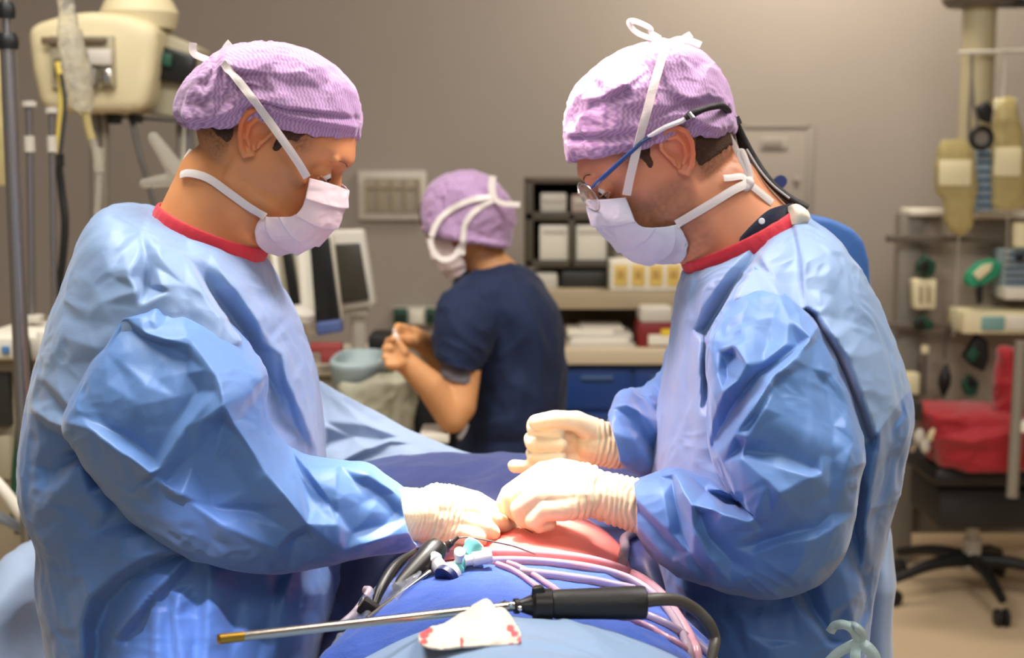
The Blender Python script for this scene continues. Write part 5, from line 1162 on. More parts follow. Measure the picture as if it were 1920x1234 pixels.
# mask of the assistant
rowsN = [((842, 436, .05), (820, 440, .03), (806, 440, .0)), ((850, 460, .06), (826, 462, .035), (806, 462, 0)), ((864, 478, .06), (836, 484, .04), (812, 486, 0)), ((872, 494, .055), (850, 504, .04), (826, 508, 0)), ((872, 506, .045), (860, 518, .035), (842, 520, 0))]
mN, gNm = mask(rowsN, NY-.01, 0, M_mask, nurse, .003, 4, 5)
BV[nurse.name] = bvh_of([bN, capN])
for pts in ([(808, 446, 3.2), (818, 420, 3.2), (840, 396, 3.2), (880, 376, 3.2), (922, 368, 3.2)], [(866, 480, 3.2), (868, 450, 3.2), (872, 420, 3.2), (890, 396, 3.2), (924, 374, 3.2)], [(806, 446, 3.2), (812, 470, 3.2), (828, 486, 3.2), (850, 482, 3.2), (866, 460, 3.2)]):
    o_, nn_ = lay(pts, BV[nurse.name], gap=.004); ribbon('mask_tie', o_, .013, M_white_tie, nurse, samples=50, normals=nn_)
tie([(926, 374, 3.19), (922, 350, 3.19), (924, 330, 3.19)], .016, nurse); tie([(926, 374, 3.19), (945, 382, 3.19), (975, 384, 3.19)], .012, nurse)
# scrub top
g = outline_loft([(868, 512, 948, 486, NY, .07), (858, 520, 966, 494, NY, .10), (850, 536, 1000, 512, NY, .145), (850, 565, 1032, 552, NY, .17), (860, 610, 1052, 600, NY, .175), (872, 680, 1062, 680, NY, .175), (874, 760, 1060, 760, NY, .175),
                  (862, 820, 1050, 840, NY, .18), (848, 870, 1044, 900, NY, .19), (846, 960, 1044, 970, NY, .2)], 120, 160)
NF = FoldMap((820, 470, 1080, 980), [[(900, 540, 10), (940, 640, 0), (930, 760, 6)], [(960, 520, 6), (1010, 620, 14), (1020, 760, 8)], [(1000, 560, 0), (1040, 680, 0)], [(880, 800, 6), (960, 790, 14), (1050, 760, 4)], [(900, 830, 0), (980, 830, 0)], [(930, 560, 0), (990, 700, 2), (990, 860, 4)]], gain=1.6)
g = fold_grid(g, NF, seed=15, cr_amp=.004, cr_scale=14)
top = link('scrub_top', gmesh('scrub_top', g, cu=True), M_scrub, nurse)
g = outline_loft([(905, 520, 960, 540, 3.24, .04), (868, 520, 950, 590, 3.2, .075), (836, 545, 930, 640, 3.15, .09), (818, 585, 915, 670, 3.13, .09), (812, 640, 902, 688, 3.12, .085), (818, 668, 896, 692, 3.11, .08), (826, 664, 888, 684, 3.11, .07)], 90, 100)
g = fold_grid(g, None, seed=16, cr_amp=.006, cr_scale=16); link('scrub_sleeve', gmesh('scrub_sleeve', g, cu=True, caps=(True, False)), M_scrub, top)
g = outline_loft([(830, 640, 895, 660, 3.12, .055), (824, 672, 896, 680, 3.115, .058), (826, 704, 892, 712, 3.105, .056), (830, 702, 888, 708, 3.105, .05)], 60, 40)
link('undershirt_sleeve', gmesh('undershirt_sleeve', fold_grid(g, None, seed=17, cr_amp=.003, cr_scale=30), cu=True), mat('grey undershirt cloth', '6d6a70', .85, bump=.2), nurse)
g = outline_loft([(930, 520, 1000, 540, 3.40, .04), (880, 560, 960, 620, 3.44, .08), (855, 610, 930, 660, 3.44, .08), (840, 640, 900, 690, 3.43, .07)], 60, 50)
link('scrub_sleeve', gmesh('scrub_sleeve', fold_grid(g, None, seed=18, cr_amp=.005, cr_scale=16), cu=True, caps=(True, False)), M_scrub, top)
M_trs = mat('black trousers', '14131a', .85)
g = outline_loft([(870, 860, 1040, 880, NY, .17), (862, 920, 1040, 930, NY, .18), (870, 1100, 1030, 1100, NY, .16), (880, 1400, 1020, 1400, NY, .13), (890, 1525, 1010, 1525, NY, .12)], 60, 60)
link('trousers', gmesh('trousers', fold_grid(g, None, seed=19, cr_amp=.005, cr_scale=12), cu=True, caps=(True, True)), M_trs, nurse)
for dx in (-.06, .06):
    link('shoe', blob('shoe', [ellipsoid((P(950, 900, NY).x+dx-.05, NY, .05), (.13, .05, .05))], .006, 3), M_black, nurse)
tube_mesh('lanyard', [P(875, 795, 3.10), P(868, 812, 3.10), P(860, 822, 3.10)], .006, 8, mat('pale lanyard', 'c8c8cc', .5), nurse, samples=12)
hp = thing('small_vial', 'small pale item held up between the assistant\'s fingers', 'vial', tuple(P(742, 640, 3.02)))
lathe('vial', [(0, 0), (0, .006), (.02, .006), (.024, .003), (.035, .003), (.035, 0)], P(745, 646, 3.02), (-.2, 0, 1), M_wplastic, hp, 16)
# ================================================================== background
def bx2(name, x0, y0, x1, y1, Y, depth, M, parent=None, bevel=.004):
    """upright block whose front face spans those pixels at distance Y"""
    a = P(x0, y0, Y); b = P(x1, y1, Y)
    c = Vector(((a.x+b.x)/2, Y+depth/2, (a.z+b.z)/2)); return box(name, c, (abs(b.x-a.x), depth, abs(a.z-b.z)), M, parent, bevel)
def T(name, label, cat, x, y, Y, group=None): return thing(name, label, cat, tuple(P(x, y, Y)), group)
def pole(name, pts, r, M, parent=None, n=16): return tube_mesh(name, [P(*p) for p in pts], r, n, M, parent, samples=max(12, len(pts)*6))
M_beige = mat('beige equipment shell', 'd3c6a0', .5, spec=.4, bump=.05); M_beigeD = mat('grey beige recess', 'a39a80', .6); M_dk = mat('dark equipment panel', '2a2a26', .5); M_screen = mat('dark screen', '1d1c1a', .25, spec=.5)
M_chr = mat('chrome pole', 'a8a6a4', .25, metal=.9); M_grey = mat('grey painted metal', '7d766c', .5); M_ltgrey = mat('light grey plastic', 'c4beb2', .5); M_white = mat('off white plastic', 'e2dccc', .5)
M_blackp = mat('black plastic', '121212', .5); M_clear = mat('clear film', 'e8e4d4', .15, trans=.7, ior=1.15, alpha=.6, bump=.8, bscale=60, bdist=.004); M_yel = mat('yellow sheath', 'c4ac4a', .5)
M_greenD = mat('dark green plastic', '1d4a38', .5); M_greenL = mat('bright green plastic', '2c9870', .5); M_cream = mat('cream label card', 'e6dcb4', .6); M_redc = mat('red cloth', '981822', .75, sheen=.3, bump=.3); M_blueC = mat('blue cabinet front', '123a7c', .45)
M_tan = mat('tan laminate', 'a8987c', .6); M_shelf = mat('dark shelf metal', '4c4438', .6); M_yfl = mat('yellow fluid bag', 'c6b67e', .3, trans=.35, ior=1.3, alpha=.85)

# ---- left: ceiling pendant console
t = T('ceiling_pendant', 'beige ceiling pendant console with ports and a dark screen side, top left', 'medical pendant', 180, 120, 3.6)
prism('shell', [(46, 48), (100, 30), (160, 19), (225, 24), (292, 44), (294, 80), (284, 150), (272, 206), (240, 212), (110, 212), (72, 204), (56, 130)], 3.55, .22, M_beige, t, .03)
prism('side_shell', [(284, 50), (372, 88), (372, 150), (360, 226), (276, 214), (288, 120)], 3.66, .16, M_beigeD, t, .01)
prism('side_screen', [(298, 84), (366, 104), (362, 160), (296, 150)], 3.63, .06, M_screen, t, .006)
prism('side_label', [(303, 98), (322, 102), (320, 126), (302, 122)], 3.615, .02, M_greenD, t, .003)
bx2('port_panel', 92, 66, 216, 166, 3.535, .03, M_beigeD, t); bx2('name_strip', 76, 69, 110, 82, 3.52, .02, mat('brown strip', '6a5a44', .6), t, .002); bx2('name_strip', 140, 70, 198, 80, 3.52, .02, MATS['brown strip'], t, .002)
bx2('outlet', 100, 110, 118, 146, 3.515, .03, M_blackp, t); bx2('outlet', 162, 92, 208, 122, 3.515, .03, M_ltgrey, t); bx2('outlet', 158, 128, 180, 158, 3.51, .03, M_grey, t); bx2('outlet', 186, 130, 208, 158, 3.51, .03, M_chrome, t)
lathe('hub', [(-.02, 0), (-.02, .09), (.02, .10), (.05, .085), (.08, .06), (.6, .055), (.6, 0)], P(262, 40, 3.68), (0, 0, 1), M_beige, t)
prism('rail', [(196, 214), (376, 226), (376, 232), (196, 220)], 3.6, .05, M_dk, t)
bx2('socket', 200, 214, 222, 232, 3.6, .04, M_blackp, t); bx2('socket', 240, 214, 262, 230, 3.6, .04, M_blackp, t)
pole('post', [(178, 212, 3.65), (184, 1100, 3.65)], .014, M_grey, t); pole('post', [(196, 212, 3.65), (200, 1100, 3.65)], .012, mat('brushed post', '8d8474', .4, metal=.4), t)
pole('rail_post', [(342, 232, 3.66), (346, 1050, 3.66)], .016, M_grey, t); pole('rail_post', [(356, 232, 3.66), (360, 1050, 3.66)], .010, M_chr, t)
pole('cord', [(248, 228, 3.62), (262, 290, 3.60), (280, 350, 3.6), (296, 420, 3.6), (306, 520, 3.6)], .007, mat('grey cord', '55514c', .5), t)
# clear hose bag hanging in front
t = T('plastic_hose', 'crinkled clear plastic sleeve hanging in front of the beige console', 'hose', 150, 120, 3.0)
me = tube_mesh('sleeve', [P(118, -30, 3.0), P(126, 20, 3.0), P(132, 70, 3.0), (P(144, 130, 3.0)), P(154, 190, 3.0), P(160, 212, 3.0)], [.017, .012, .022, .026, .022, .008], 24, samples=60)
v = mverts(me); n = mnormals(me); set_verts(me, v+n*crumple(v, 60, .005, 2)[:, None]); link('sleeve', me, M_clear, t)
pole('connector', [(160, 208, 3.0), (166, 240, 3.0), (172, 262, 3.0)], .009, M_yfl, t); pole('tube', [(172, 262, 3.0), (182, 290, 3.0), (186, 330, 3.0), (182, 420, 3.0)], .008, M_clear, t)
lathe('joint', [(0, 0), (0, .012), (.05, .014), (.05, 0)], P(186, 322, 3.0), (0, 0, 1), M_clear, t)
# cables and poles at the left
t = T('cable', 'black and yellow cable hanging from the beige console', 'cable', 110, 300, 3.3)
pole('upper', [(108, 118, 3.46), (114, 150, 3.44), (116, 190, 3.4), (112, 240, 3.38), (108, 292, 3.36)], .008, M_yel, t); pole('strand', [(114, 140, 3.42), (122, 190, 3.38), (118, 240, 3.36), (112, 292, 3.34)], .005, M_blackp, t)
pole('grip', [(109, 288, 3.35), (110, 312, 3.35)], .013, M_blackp, t); pole('lower', [(110, 312, 3.35), (116, 360, 3.35), (122, 420, 3.34), (116, 500, 3.33), (104, 570, 3.32), (96, 640, 3.3), (92, 720, 3.3)], .009, M_blackp, t)
t = T('infusion_pole', 'thick chrome pole with black clamps at the far left edge', 'pole', 24, 300, 2.5)
lathe('pole', [(0, 0), (0, .014), (1.66, .014), (1.66, 0)], P(24, 300, 2.5)*Vector((1, 1, 0))+Vector((0, 0, .0)), (0, 0, 1), M_chr, t); pp = P(24, 300, 2.5)
for z0, z1, r in ((P(24, 92, 2.5).z, P(24, 62, 2.5).z, .017), (P(24, 34, 2.5).z, P(24, 4, 2.5).z, .014)):
    lathe('clamp', [(0, 0), (0, r), (.01, r*1.1), (z1-z0-.008, r*1.05), (z1-z0, r*.8), (z1-z0, 0)], (pp.x, 2.5, z0), (0, 0, 1), M_blackp, t)
lathe('upper_rod', [(0, 0), (0, .008), (.4, .008), (.4, 0)], (pp.x, 2.5, 1.64), (0, 0, 1), M_chr, t); lathe('foot', [(0, 0), (0, .2), (.02, .2), (.03, .02), (.03, 0)], (pp.x, 2.5, 0), (0, 0, 1), M_grey, t)
for lab, x, y0, y1, r in (('thin chrome rod just right of the thick chrome pole', 55, 200, 720, .008), ('slender grey rod behind the black cable', 97, 212, 700, .007)):
    t = T('support_rod', lab, 'rod', x, y0, 3.1); tube_mesh('rod', [P(x, y0, 3.1), P(x+3, 420, 3.1), Vector((P(x+6, 630, 3.1).x, 3.1, P(x, 632, 2.9).z))], r, 16, M_chr, t, samples=12)
    lathe('joint', [(0, 0), (0, r*1.5), (.035, r*1.5), (.035, 0)], P(x+1, 285, 3.1), (0, 0, 1), M_ltgrey, t); lathe('end', [(0, 0), (0, r*2), (.012, r*2), (.012, 0)], P(x, y0, 3.1), (0, 0, 1), M_ltgrey, t)
    bx2('bracket', x-8, 592, x+20, 606, 3.08, .04, M_ltgrey, t)
o = bx2('wall_chart', -30, 95, 13, 348, 3.9, .03, mat('yellow chart', 'cfc08a', .6, var=.25, vscale=12)); tag(o, 'yellowish panel cut off by the left picture edge behind the chrome pole', 'chart')
t = T('breathing_bag', 'translucent white glove-like bag with two fingers behind the nape of the left person', 'bag', 330, 330, 2.9)
link('bag', blob('bag', [capsule(P(288, 258, 2.9), .012, P(335, 326, 2.9), .020), capsule(P(270, 344, 2.9), .010, P(336, 334, 2.9), .016), capsule(P(205, 360, 2.9), .008, P(215, 378, 2.9), .01)][:2], .003, 5), M_clear, t)
pole('hanger', [(336, 330, 2.92), (344, 290, 3.1), (346, 232, 3.6)], .004, M_clear, t)
# anaesthesia machine at the lower left
t = T('anaesthesia_machine', 'beige grey machine column with hoses at the lower left edge', 'medical machine', 30, 800, 2.9)
bx2('body', -80, 668, 88, 1130, 2.95, .4, mat('machine housing', '9c9078', .55), t, .02); bx2('top_box', -60, 632, 94, 676, 2.9, .3, M_white, t, .01); bx2('drawer', -70, 700, 20, 800, 2.93, .03, M_dk, t); bx2('drawer', -70, 820, 20, 900, 2.93, .03, M_beigeD, t)
bx2('lower_box', 66, 560+60, 94, 680, 2.88, .05, M_white, t, .006); bx2('badge', 2, 650, 16, 664, 2.89, .01, mat('blue badge', '5a86b8', .5), t, .002)
pole('green_hose', [(34, 560, 2.85), (38, 640, 2.85), (44, 700, 2.85), (40, 800, 2.85), (32, 900, 2.85), (30, 990, 2.85)], .012, M_greenD, t); pole('black_hose', [(40, 600, 2.86), (52, 700, 2.86), (46, 860, 2.86), (36, 1000, 2.86)], .010, M_blackp, t)
pole('hose', [(-30, 880, 2.6), (10, 925, 2.6), (40, 965, 2.6), (70, 990, 2.6), (110, 1012, 2.6), (160, 1020, 2.6)], .012, M_white, t); pole('hose', [(-30, 955, 2.62), (10, 975, 2.62), (50, 995, 2.62), (110, 1020, 2.62)], .010, mat('grey hose', '8c94a0', .5), t)
lathe('knob', [(0, 0), (0, .03), (.03, .03), (.03, 0)], P(12, 1180, 2.9), (0, -1, 0), M_beige, t)
# draped stand behind the left surgeon
rows = [(60, 1022, 62, 1024, 2.15, .01), (30, 1036, 96, 1034, 2.15, .10), (8, 1080, 112, 1060, 2.15, .16), (-6, 1160, 126, 1130, 2.15, .18), (-20, 1260, 140, 1240, 2.15, .2), (-30, 1500, 150, 1500, 2.15, .22), (-36, 1800, 156, 1800, 2.15, .23)]
g = fold_grid(outline_loft(rows, 120, 140, 2.3), None, seed=40, cr_amp=.008, cr_scale=9)
o = link('draped_stand', gmesh('draped_stand', g, cu=True, caps=(True, False)), MATS['thin pale drape'], None); tag(o, 'pale blue draped stand behind the lower back of the left person', 'stand')

# ---- centre: wall frame, monitors, trolley
t = T('wall_frame', 'white framed grid panel on the rear wall above the monitors', 'wall panel', 735, 366, 5.58)
bx2('frame', 670, 320, 800, 413, 5.57, .03, M_ltgrey, t, .006); bx2('panel', 686, 334, 786, 398, 5.56, .02, mat('grey grid panel', '9a9282', .6), t, .002)
for k in range(5): bx2('bar', 684+k*25, 334, 688+k*25, 398, 5.55, .012, M_tan, t, .001)
bx2('bar', 686, 350, 786, 353, 5.55, .012, M_tan, t, .001)
t = T('monitor', 'white bezelled monitor seen nearly face on, right of the monitor pair', 'monitor', 660, 500, 3.7)
prism('bezel', [(612, 432), (682, 430), (706, 574), (636, 584)], 3.7, .05, M_ltgrey, t, .01); prism('screen', [(622, 458), (674, 456), (692, 562), (638, 570)], 3.69, .02, mat('olive dark screen', '3a372e', .3), t, .003); pole('stand', [(672, 580, 3.76), (672, 700, 3.76)], .02, M_ltgrey, t); bx2('foot', 640, 560+20, 690, 592, 3.72, .1, M_ltgrey, t)
t = T('monitor', 'black screened monitor in front, left of the monitor pair', 'monitor', 600, 530, 3.4)
prism('bezel', [(554, 462), (578, 440), (620, 436), (640, 606), (590, 630), (566, 622)], 3.46, .06, M_white, t, .01); prism('screen', [(580, 456), (616, 444), (637, 602), (592, 610)], 3.44, .03, M_screen, t, .003); prism('keypad', [(592, 606), (638, 600), (642, 622), (594, 630)], 3.42, .04, mat('blue keypad', '4a5a8a', .5), t, .004)
t = T('monitor', 'beige monitor housing seen from the side behind the left person\'s chest', 'monitor', 530, 540, 3.5)
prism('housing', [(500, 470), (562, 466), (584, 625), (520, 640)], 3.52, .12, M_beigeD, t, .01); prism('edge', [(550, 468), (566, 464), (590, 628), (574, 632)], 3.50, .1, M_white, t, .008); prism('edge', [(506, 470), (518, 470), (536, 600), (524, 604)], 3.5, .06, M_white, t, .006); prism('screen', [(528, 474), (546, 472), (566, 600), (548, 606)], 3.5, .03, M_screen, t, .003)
lathe('dial', [(0, 0), (0, .035), (.02, .035), (.03, .02), (.03, 0)], P(562, 598, 3.42), (.2, -.2, 1), M_ltgrey, t)
t = T('anaesthesia_trolley', 'cream trolley top with side bins below the monitors', 'trolley', 660, 760, 3.5)
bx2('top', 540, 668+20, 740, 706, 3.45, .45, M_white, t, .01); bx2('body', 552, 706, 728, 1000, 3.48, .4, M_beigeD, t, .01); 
for k in range(3): bx2('drawer', 560, 716+k*60, 720, 766+k*60, 3.47, .02, M_ltgrey, t); bx2('leg', 556, 1000, 570, 1420, 3.5, .03, M_grey, t); bx2('leg', 712, 1000, 726, 1420, 3.5, .03, M_grey, t)
M_bag = mat('clear bin bag', 'cfccb4', .3, trans=.35, ior=1.2, alpha=.9, bump=.8, bscale=30, bdist=.006)
g = fold_grid(outline_loft([(640, 712, 760, 694, 3.2, .05), (640, 720, 772, 704, 3.2, .09), (650, 760, 776, 740, 3.2, .10), (668, 830, 772, 820, 3.2, .09), (690, 920, 764, 920, 3.2, .07)], 90, 90), None, seed=44, cr_amp=.012, cr_scale=14)
o = link('waste_bag', gmesh('waste_bag', g, cu=True, caps=(False, True)), M_bag, None); tag(o, 'crinkled clear waste bag hanging below the grey blue basin', 'bag')
t = T('basin', 'grey blue shallow basin on the cream trolley', 'basin', 672, 695, 3.3)
g = outline_loft([(640, 722, 712, 724, 3.3, .08), (630, 716, 722, 718, 3.3, .11), (624, 690, 726, 690, 3.3, .13), (622, 672, 724, 672, 3.3, .135), (630, 668, 716, 668, 3.3, .12), (636, 690, 710, 690, 3.3, .10), (650, 700, 700, 702, 3.3, .06)], 60, 60, 3)
link('basin', gmesh('basin', g, cu=True, caps=(True, True)), mat('grey blue plastic', '95a4a6', .5), t)
for lab, x0, y0, x1, y1 in (('flat red packet lying left of the basin', 578, 646, 640, 662), ('upright red packet behind the rim of the basin', 600, 656, 632, 682)):
    o = bx2('red_packet', x0, y0, x1, y1, 3.38, .05, mat('dull red wrap', '8e3a38', .7)); tag(o, lab, 'packet')
o = bx2('small_black_case', 690, 628, 736, 670, 3.45, .12, M_blackp, None, .01); tag(o, 'small black case beside the assistant\'s hands', 'case')
t = T('wall_socket', 'green and black socket strip with a white switch on the rear wall', 'socket strip', 775, 594, 5.55)
bx2('backing', 736, 576, 816, 611, 5.57, .03, M_ltgrey, t); bx2('socket', 737, 578, 764, 609, 5.55, .02, M_greenD, t); bx2('socket', 798, 578, 816, 609, 5.55, .02, M_greenD, t); bx2('switch', 768, 582, 794, 608, 5.55, .02, M_white, t)
for x in (742, 752, 804): bx2('slot', x, 588, x+7, 602, 5.545, .008, M_blackp, t, .001)
o = bx2('paper_pad', 786, 814, 842, 832, 3.05, .12, M_white); tag(o, 'white pad under the assistant\'s elbow behind the pale drape', 'pad')
t = T('equipment_bin', 'black bin below the assistant\'s forearm', 'bin', 810, 780, 3.4); bx2('body', 774, 704, 860, 1400, 3.58, .22, M_blackp, t, .02); bx2('lid', 770, 696, 864, 708, 3.57, .24, M_dk, t, .006)

# ---- centre right: shelving and cabinets
SY = 4.7
t = T('shelf_rack', 'dark wall rack of open pigeonholes behind the right person\'s mask', 'shelf', 1070, 410, SY)
bx2('side', 984, 336, 1000, 500, SY, .28, M_shelf, t); bx2('side', 1140, 336, 1154, 500, SY, .28, M_shelf, t); bx2('divider', 1066, 400, 1078, 500, SY, .28, M_shelf, t)
bx2('shelf', 984, 334, 1154, 344, SY, .28, mat('brown shelf', '55483a', .6), t); bx2('shelf', 984, 398, 1154, 414, SY, .28, M_shelf, t); bx2('shelf', 984, 488, 1300, 502, SY, .28, M_shelf, t); bx2('back', 984, 336, 1154, 500, SY+.27, .02, M_dk, t)
for lab, x0, y0, x1, y1, mm in (('greenish white box in the upper left pigeonhole', 1014, 362, 1062, 398, M_ltgrey), ('pinkish box in the upper right pigeonhole', 1072, 366, 1106, 398, mat('pinkish card', 'b8a498', .6)), ('tall white box stack in the lower left pigeonhole', 1012, 422, 1066, 488, M_white), ('tall white box stack in the lower right pigeonhole', 1080, 422, 1138, 488, M_white)):
    t = T('supply_box', lab, 'box', (x0+x1)/2, y1, SY-.02, 'boxes in the dark rack'); bx2('box', x0, y0, x1, y1, SY+.02, .2, mm, t); bx2('label', x0+6, y0+8, x1-6, y0+16, SY+.014, .01, M_ltgrey, t, .001)
t = T('glove_box_row', 'white box with yellow striped labels on the shelf below the right person\'s mask', 'box', 1212, 545, SY-.05)
bx2('box', 1144, 488, 1284, 545, SY-.1, .15, M_white, t, .006)
for k in range(4): bx2('label', 1152+k*33, 497, 1176+k*33, 536, SY-.106, .01, mat('yellow label', 'd6b864', .6), t, .001); bx2('mark', 1158+k*33, 506, 1170+k*33, 522, SY-.11, .008, mat('orange mark', 'b8944e', .6), t, .001)
t = T('wall_shelf', 'wide tan shelf carrying the yellow labelled box', 'shelf', 1150, 560, SY); bx2('board', 1010, 545, 1330, 580, SY-.1, .36, M_tan, t); bx2('back', 1010, 500, 1330, 648, SY+.31, .02, mat('brown back panel', '5a5040', .7), t)
for lab, x0, y0, x1, y1, mm in (('dark case on the tan shelf beside the assistant\'s shoulder', 1052, 508, 1140, 544, M_dk), ('grey bundle on the tan shelf nearest the assistant', 1000, 512, 1046, 544, M_ltgrey)):
    o = bx2('storage_case', x0, y0, x1, y1, SY, .2, mm, None, .01); tag(o, lab, 'case')
t = T('base_cabinet', 'blue drawer cabinet with a pale worktop right of the assistant', 'cabinet', 1150, 780, SY)
bx2('worktop', 1030, 655, 1330, 684, SY-.25, .55, mat('pale worktop', 'c8b89c', .5), t); bx2('body', 1034, 684, 1326, 1040, SY-.2, .48, M_blueC, t)
for k in range(4):
    for j in range(2): d = bx2('drawer', 1060+j*130, 690+k*86, 1182+j*130, 768+k*86, SY-.215, .02, M_blueC, t, .004); bx2('handle', 1090+j*130, 706+k*86, 1150+j*130, 712+k*86, SY-.23, .015, mat('steel blue pull', '4a6690', .4), d, .002)
t = T('paper_stack', 'pile of white papers and packets on the pale worktop', 'papers', 1125, 655, SY-.1)
for k, (x0, x1, y) in enumerate(((1066, 1190, 652), (1070, 1180, 644), (1076, 1186, 636), (1064, 1150, 630), (1090, 1170, 624))): bx2('packet', x0, y-9, x1, y+1, SY-.2+.01*k, .2, M_white if k % 2 else M_ltgrey, t, .003)
t = T('sharps_bin', 'dark red container with white lid and yellow label on the worktop', 'bin', 1230, 655, SY-.1)
bx2('bin', 1196, 604, 1270, 657, SY-.2, .16, mat('dark red plastic', '7c1a1c', .5), t, .01); bx2('lid', 1200, 576, 1262, 606, SY-.2, .14, M_ltgrey, t, .012); bx2('label', 1216, 628, 1266, 648, SY-.21, .02, M_white, t, .002); bx2('sticker', 1240, 618, 1266, 630, SY-.212, .02, mat('yellow sticker', 'e0c030', .6), t, .002)

# ---- flush door in the rear wall
t = T('wall_hatch', 'flush grey service hatch with a small plate on the rear wall', 'hatch', 1452, 330, 5.58)
for nm, q in (('frame', (1384, 234, 1522, 240)), ('frame', (1384, 234, 1392, 470)), ('frame', (1514, 234, 1522, 470)), ('frame', (1384, 462, 1522, 470))): bx2(nm, *q, 5.58, .02, mat('hatch frame', '8f877e', .5), t, .003)
bx2('door', 1392, 240, 1514, 462, 5.588, .012, M_wall, t, .001); bx2('plate', 1426, 258, 1478, 280, 5.58, .012, mat('grey plate', 'a29a90', .5), t, .002); bx2('plate_mark', 1432, 262, 1466, 276, 5.575, .008, mat('grey mark', '8a8278', .5), t, .001); lathe('lock', [(0, 0), (0, .012), (.01, .012), (.01, 0)], P(1494, 334, 5.58), (0, -1, 0), mat('grey plate', 'a29a90', .5), t)
# blue knob and padded backrest behind the right person
M_bluepad = mat('blue padded upholstery', '2c5896', .6, sheen=.3, bump=.3, bscale=90)
t = T('padded_backrest', 'rounded blue padded backrest rising behind the right person\'s shoulder', 'backrest', 1575, 500, 2.2)
prism('pad', [(1440, 400), (1500, 398), (1560, 410), (1600, 428), (1622, 452), (1632, 490), (1637, 560), (1640, 700), (1480, 700)], 2.15, .08, M_bluepad, t, .010); pole('post', [(1560, 690, 2.2), (1560, 1500, 2.2)], .02, M_grey, t)
lathe('knob', [(0, 0), (0, .009), (.012, .010), (.02, .009), (.02, 0)], P(1460, 342, 2.15), (0, -1, .1), mat('dark blue knob', '1c2a58', .4), t); pole('knob_stem', [(1462, 346, 2.17), (1470, 420, 2.19)], .005, M_grey, t)
# pale tail of the right gown and its tie
g = fold_grid(outline_loft([(1620, 950, 1652, 952, 1.86, .02), (1600, 985, 1662, 980, 1.86, .06), (1590, 1050, 1664, 1050, 1.86, .09), (1580, 1130, 1660, 1130, 1.86, .10), (1575, 1234, 1656, 1234, 1.86, .11), (1570, 1500, 1654, 1500, 1.86, .12)], 80, 120), None, seed=47, cr_amp=.003, cr_scale=14)
link('gown_back_panel', gmesh('gown_back_panel', g, cu=True, caps=(True, False)), MATS['thin pale drape'], rightgown)
M_tealtie = mat('pale teal tie', 'c2dada', .5, spec=.5, tl=.15, bump=.5, bscale=160)
for pts, w in (([(1612, 1206, 1.55), (1600, 1182, 1.545), (1584, 1172, 1.545), (1566, 1174, 1.55), (1556, 1186, 1.555)], .014), ([(1612, 1206, 1.55), (1618, 1190, 1.545), (1606, 1176, 1.54), (1590, 1172, 1.55)], .012), ([(1606, 1206, 1.55), (1590, 1214, 1.545), (1570, 1226, 1.545), (1552, 1244, 1.545)], .015), ([(1610, 1206, 1.55), (1626, 1214, 1.545), (1640, 1232, 1.545), (1646, 1260, 1.545)], .018), ([(1608, 1208, 1.55), (1604, 1230, 1.54), (1612, 1260, 1.54)], .016)):
    ribbon('gown_tie', [P(*p) for p in pts], w*.75, M_tealtie, rightgown, (0, -1, .2), 40, thick=.0008, ripple=.002)

# ---- right: pendant column, bags, rails and hanging items
RY = 4.9
t = T('ceiling_column', 'pale yellowish ceiling column at the top right with a dark disc', 'column', 1826, 0, RY)
lathe('column', [(0, 0), (0, .05), (.1, .056), (1.0, .056), (1.0, 0)], (P(1826, 300, RY).x, RY, P(1826, 330, RY).z), (0, 0, 1), mat('pale cream enamel', 'b8ad8c', .5), t); lathe('disc', [(0, 0), (0, .11), (.02, .125), (.05, .125), (.05, 0)], P(1836, 12, RY), (0, 0, 1), mat('brown grey disc', '6c6258', .5), t); bx2('arm', 1850, -4, 1960, 10, RY-.05, .1, M_dk, t)
t = T('pendant_panel', 'grey brown equipment panel with rails behind the red cloth', 'panel', 1810, 560, RY)
bx2('board', 1702, 402, 1990, 770, RY+.06, .06, mat('taupe panel', '94877a', .6), t); bx2('top_cap', 1706, 392, 1772, 405, RY, .12, M_white, t); bx2('top_cap', 1822, 396, 1990, 410, RY, .12, M_white, t); bx2('side_post', 1690, 400, 1708, 1060, RY+.03, .08, M_grey, t)
bx2('rail', 1664, 441, 1904, 455, RY-.03, .03, mat('brown rail', '5e544a', .5), t); bx2('rail', 1660, 606, 1990, 618, RY-.03, .03, MATS['brown rail'], t); bx2('lower_board', 1702, 770, 1990, 1000, RY+.10, .04, mat('lower taupe panel', '7a6e60', .6), t)
t = T('infusion_rail', 'thin horizontal bar holding the fluid bags at the upper right', 'rail', 1860, 96, RY-.1)
pole('bar', [(1798, 99, RY-.1), (1990, 93, RY-.1)], .007, M_ltgrey, t); pole('post', [(1990, 60, RY-.1), (1990, 700, RY-.1)], .012, M_chr, t)
pole('hook', [(1884, 98, RY-.1), (1884, 140, RY-.1), (1880, 182, RY-.1)], .004, M_ltgrey, t); pole('hook', [(1822, 99, RY-.1), (1822, 140, RY-.1), (1818, 200, RY-.1), (1816, 260, RY-.1)], .006, M_grey, t)
def bag(lab, sts, Y, M, line):
    t = T('fluid_bag', lab, 'fluid bag', (sts[0][0]+sts[0][2])/2, sts[0][1], Y); g = fold_grid(outline_loft([(a, b, c, b, Y, d) for a, b, c, _, d in sts], 60, 60, 3), None, seed=50, cr_amp=.003, cr_scale=20)
    link('bag', gmesh('bag', g, cu=True, caps=(True, True)), M, t); pole('line', line, .004, M_clear, t); return t
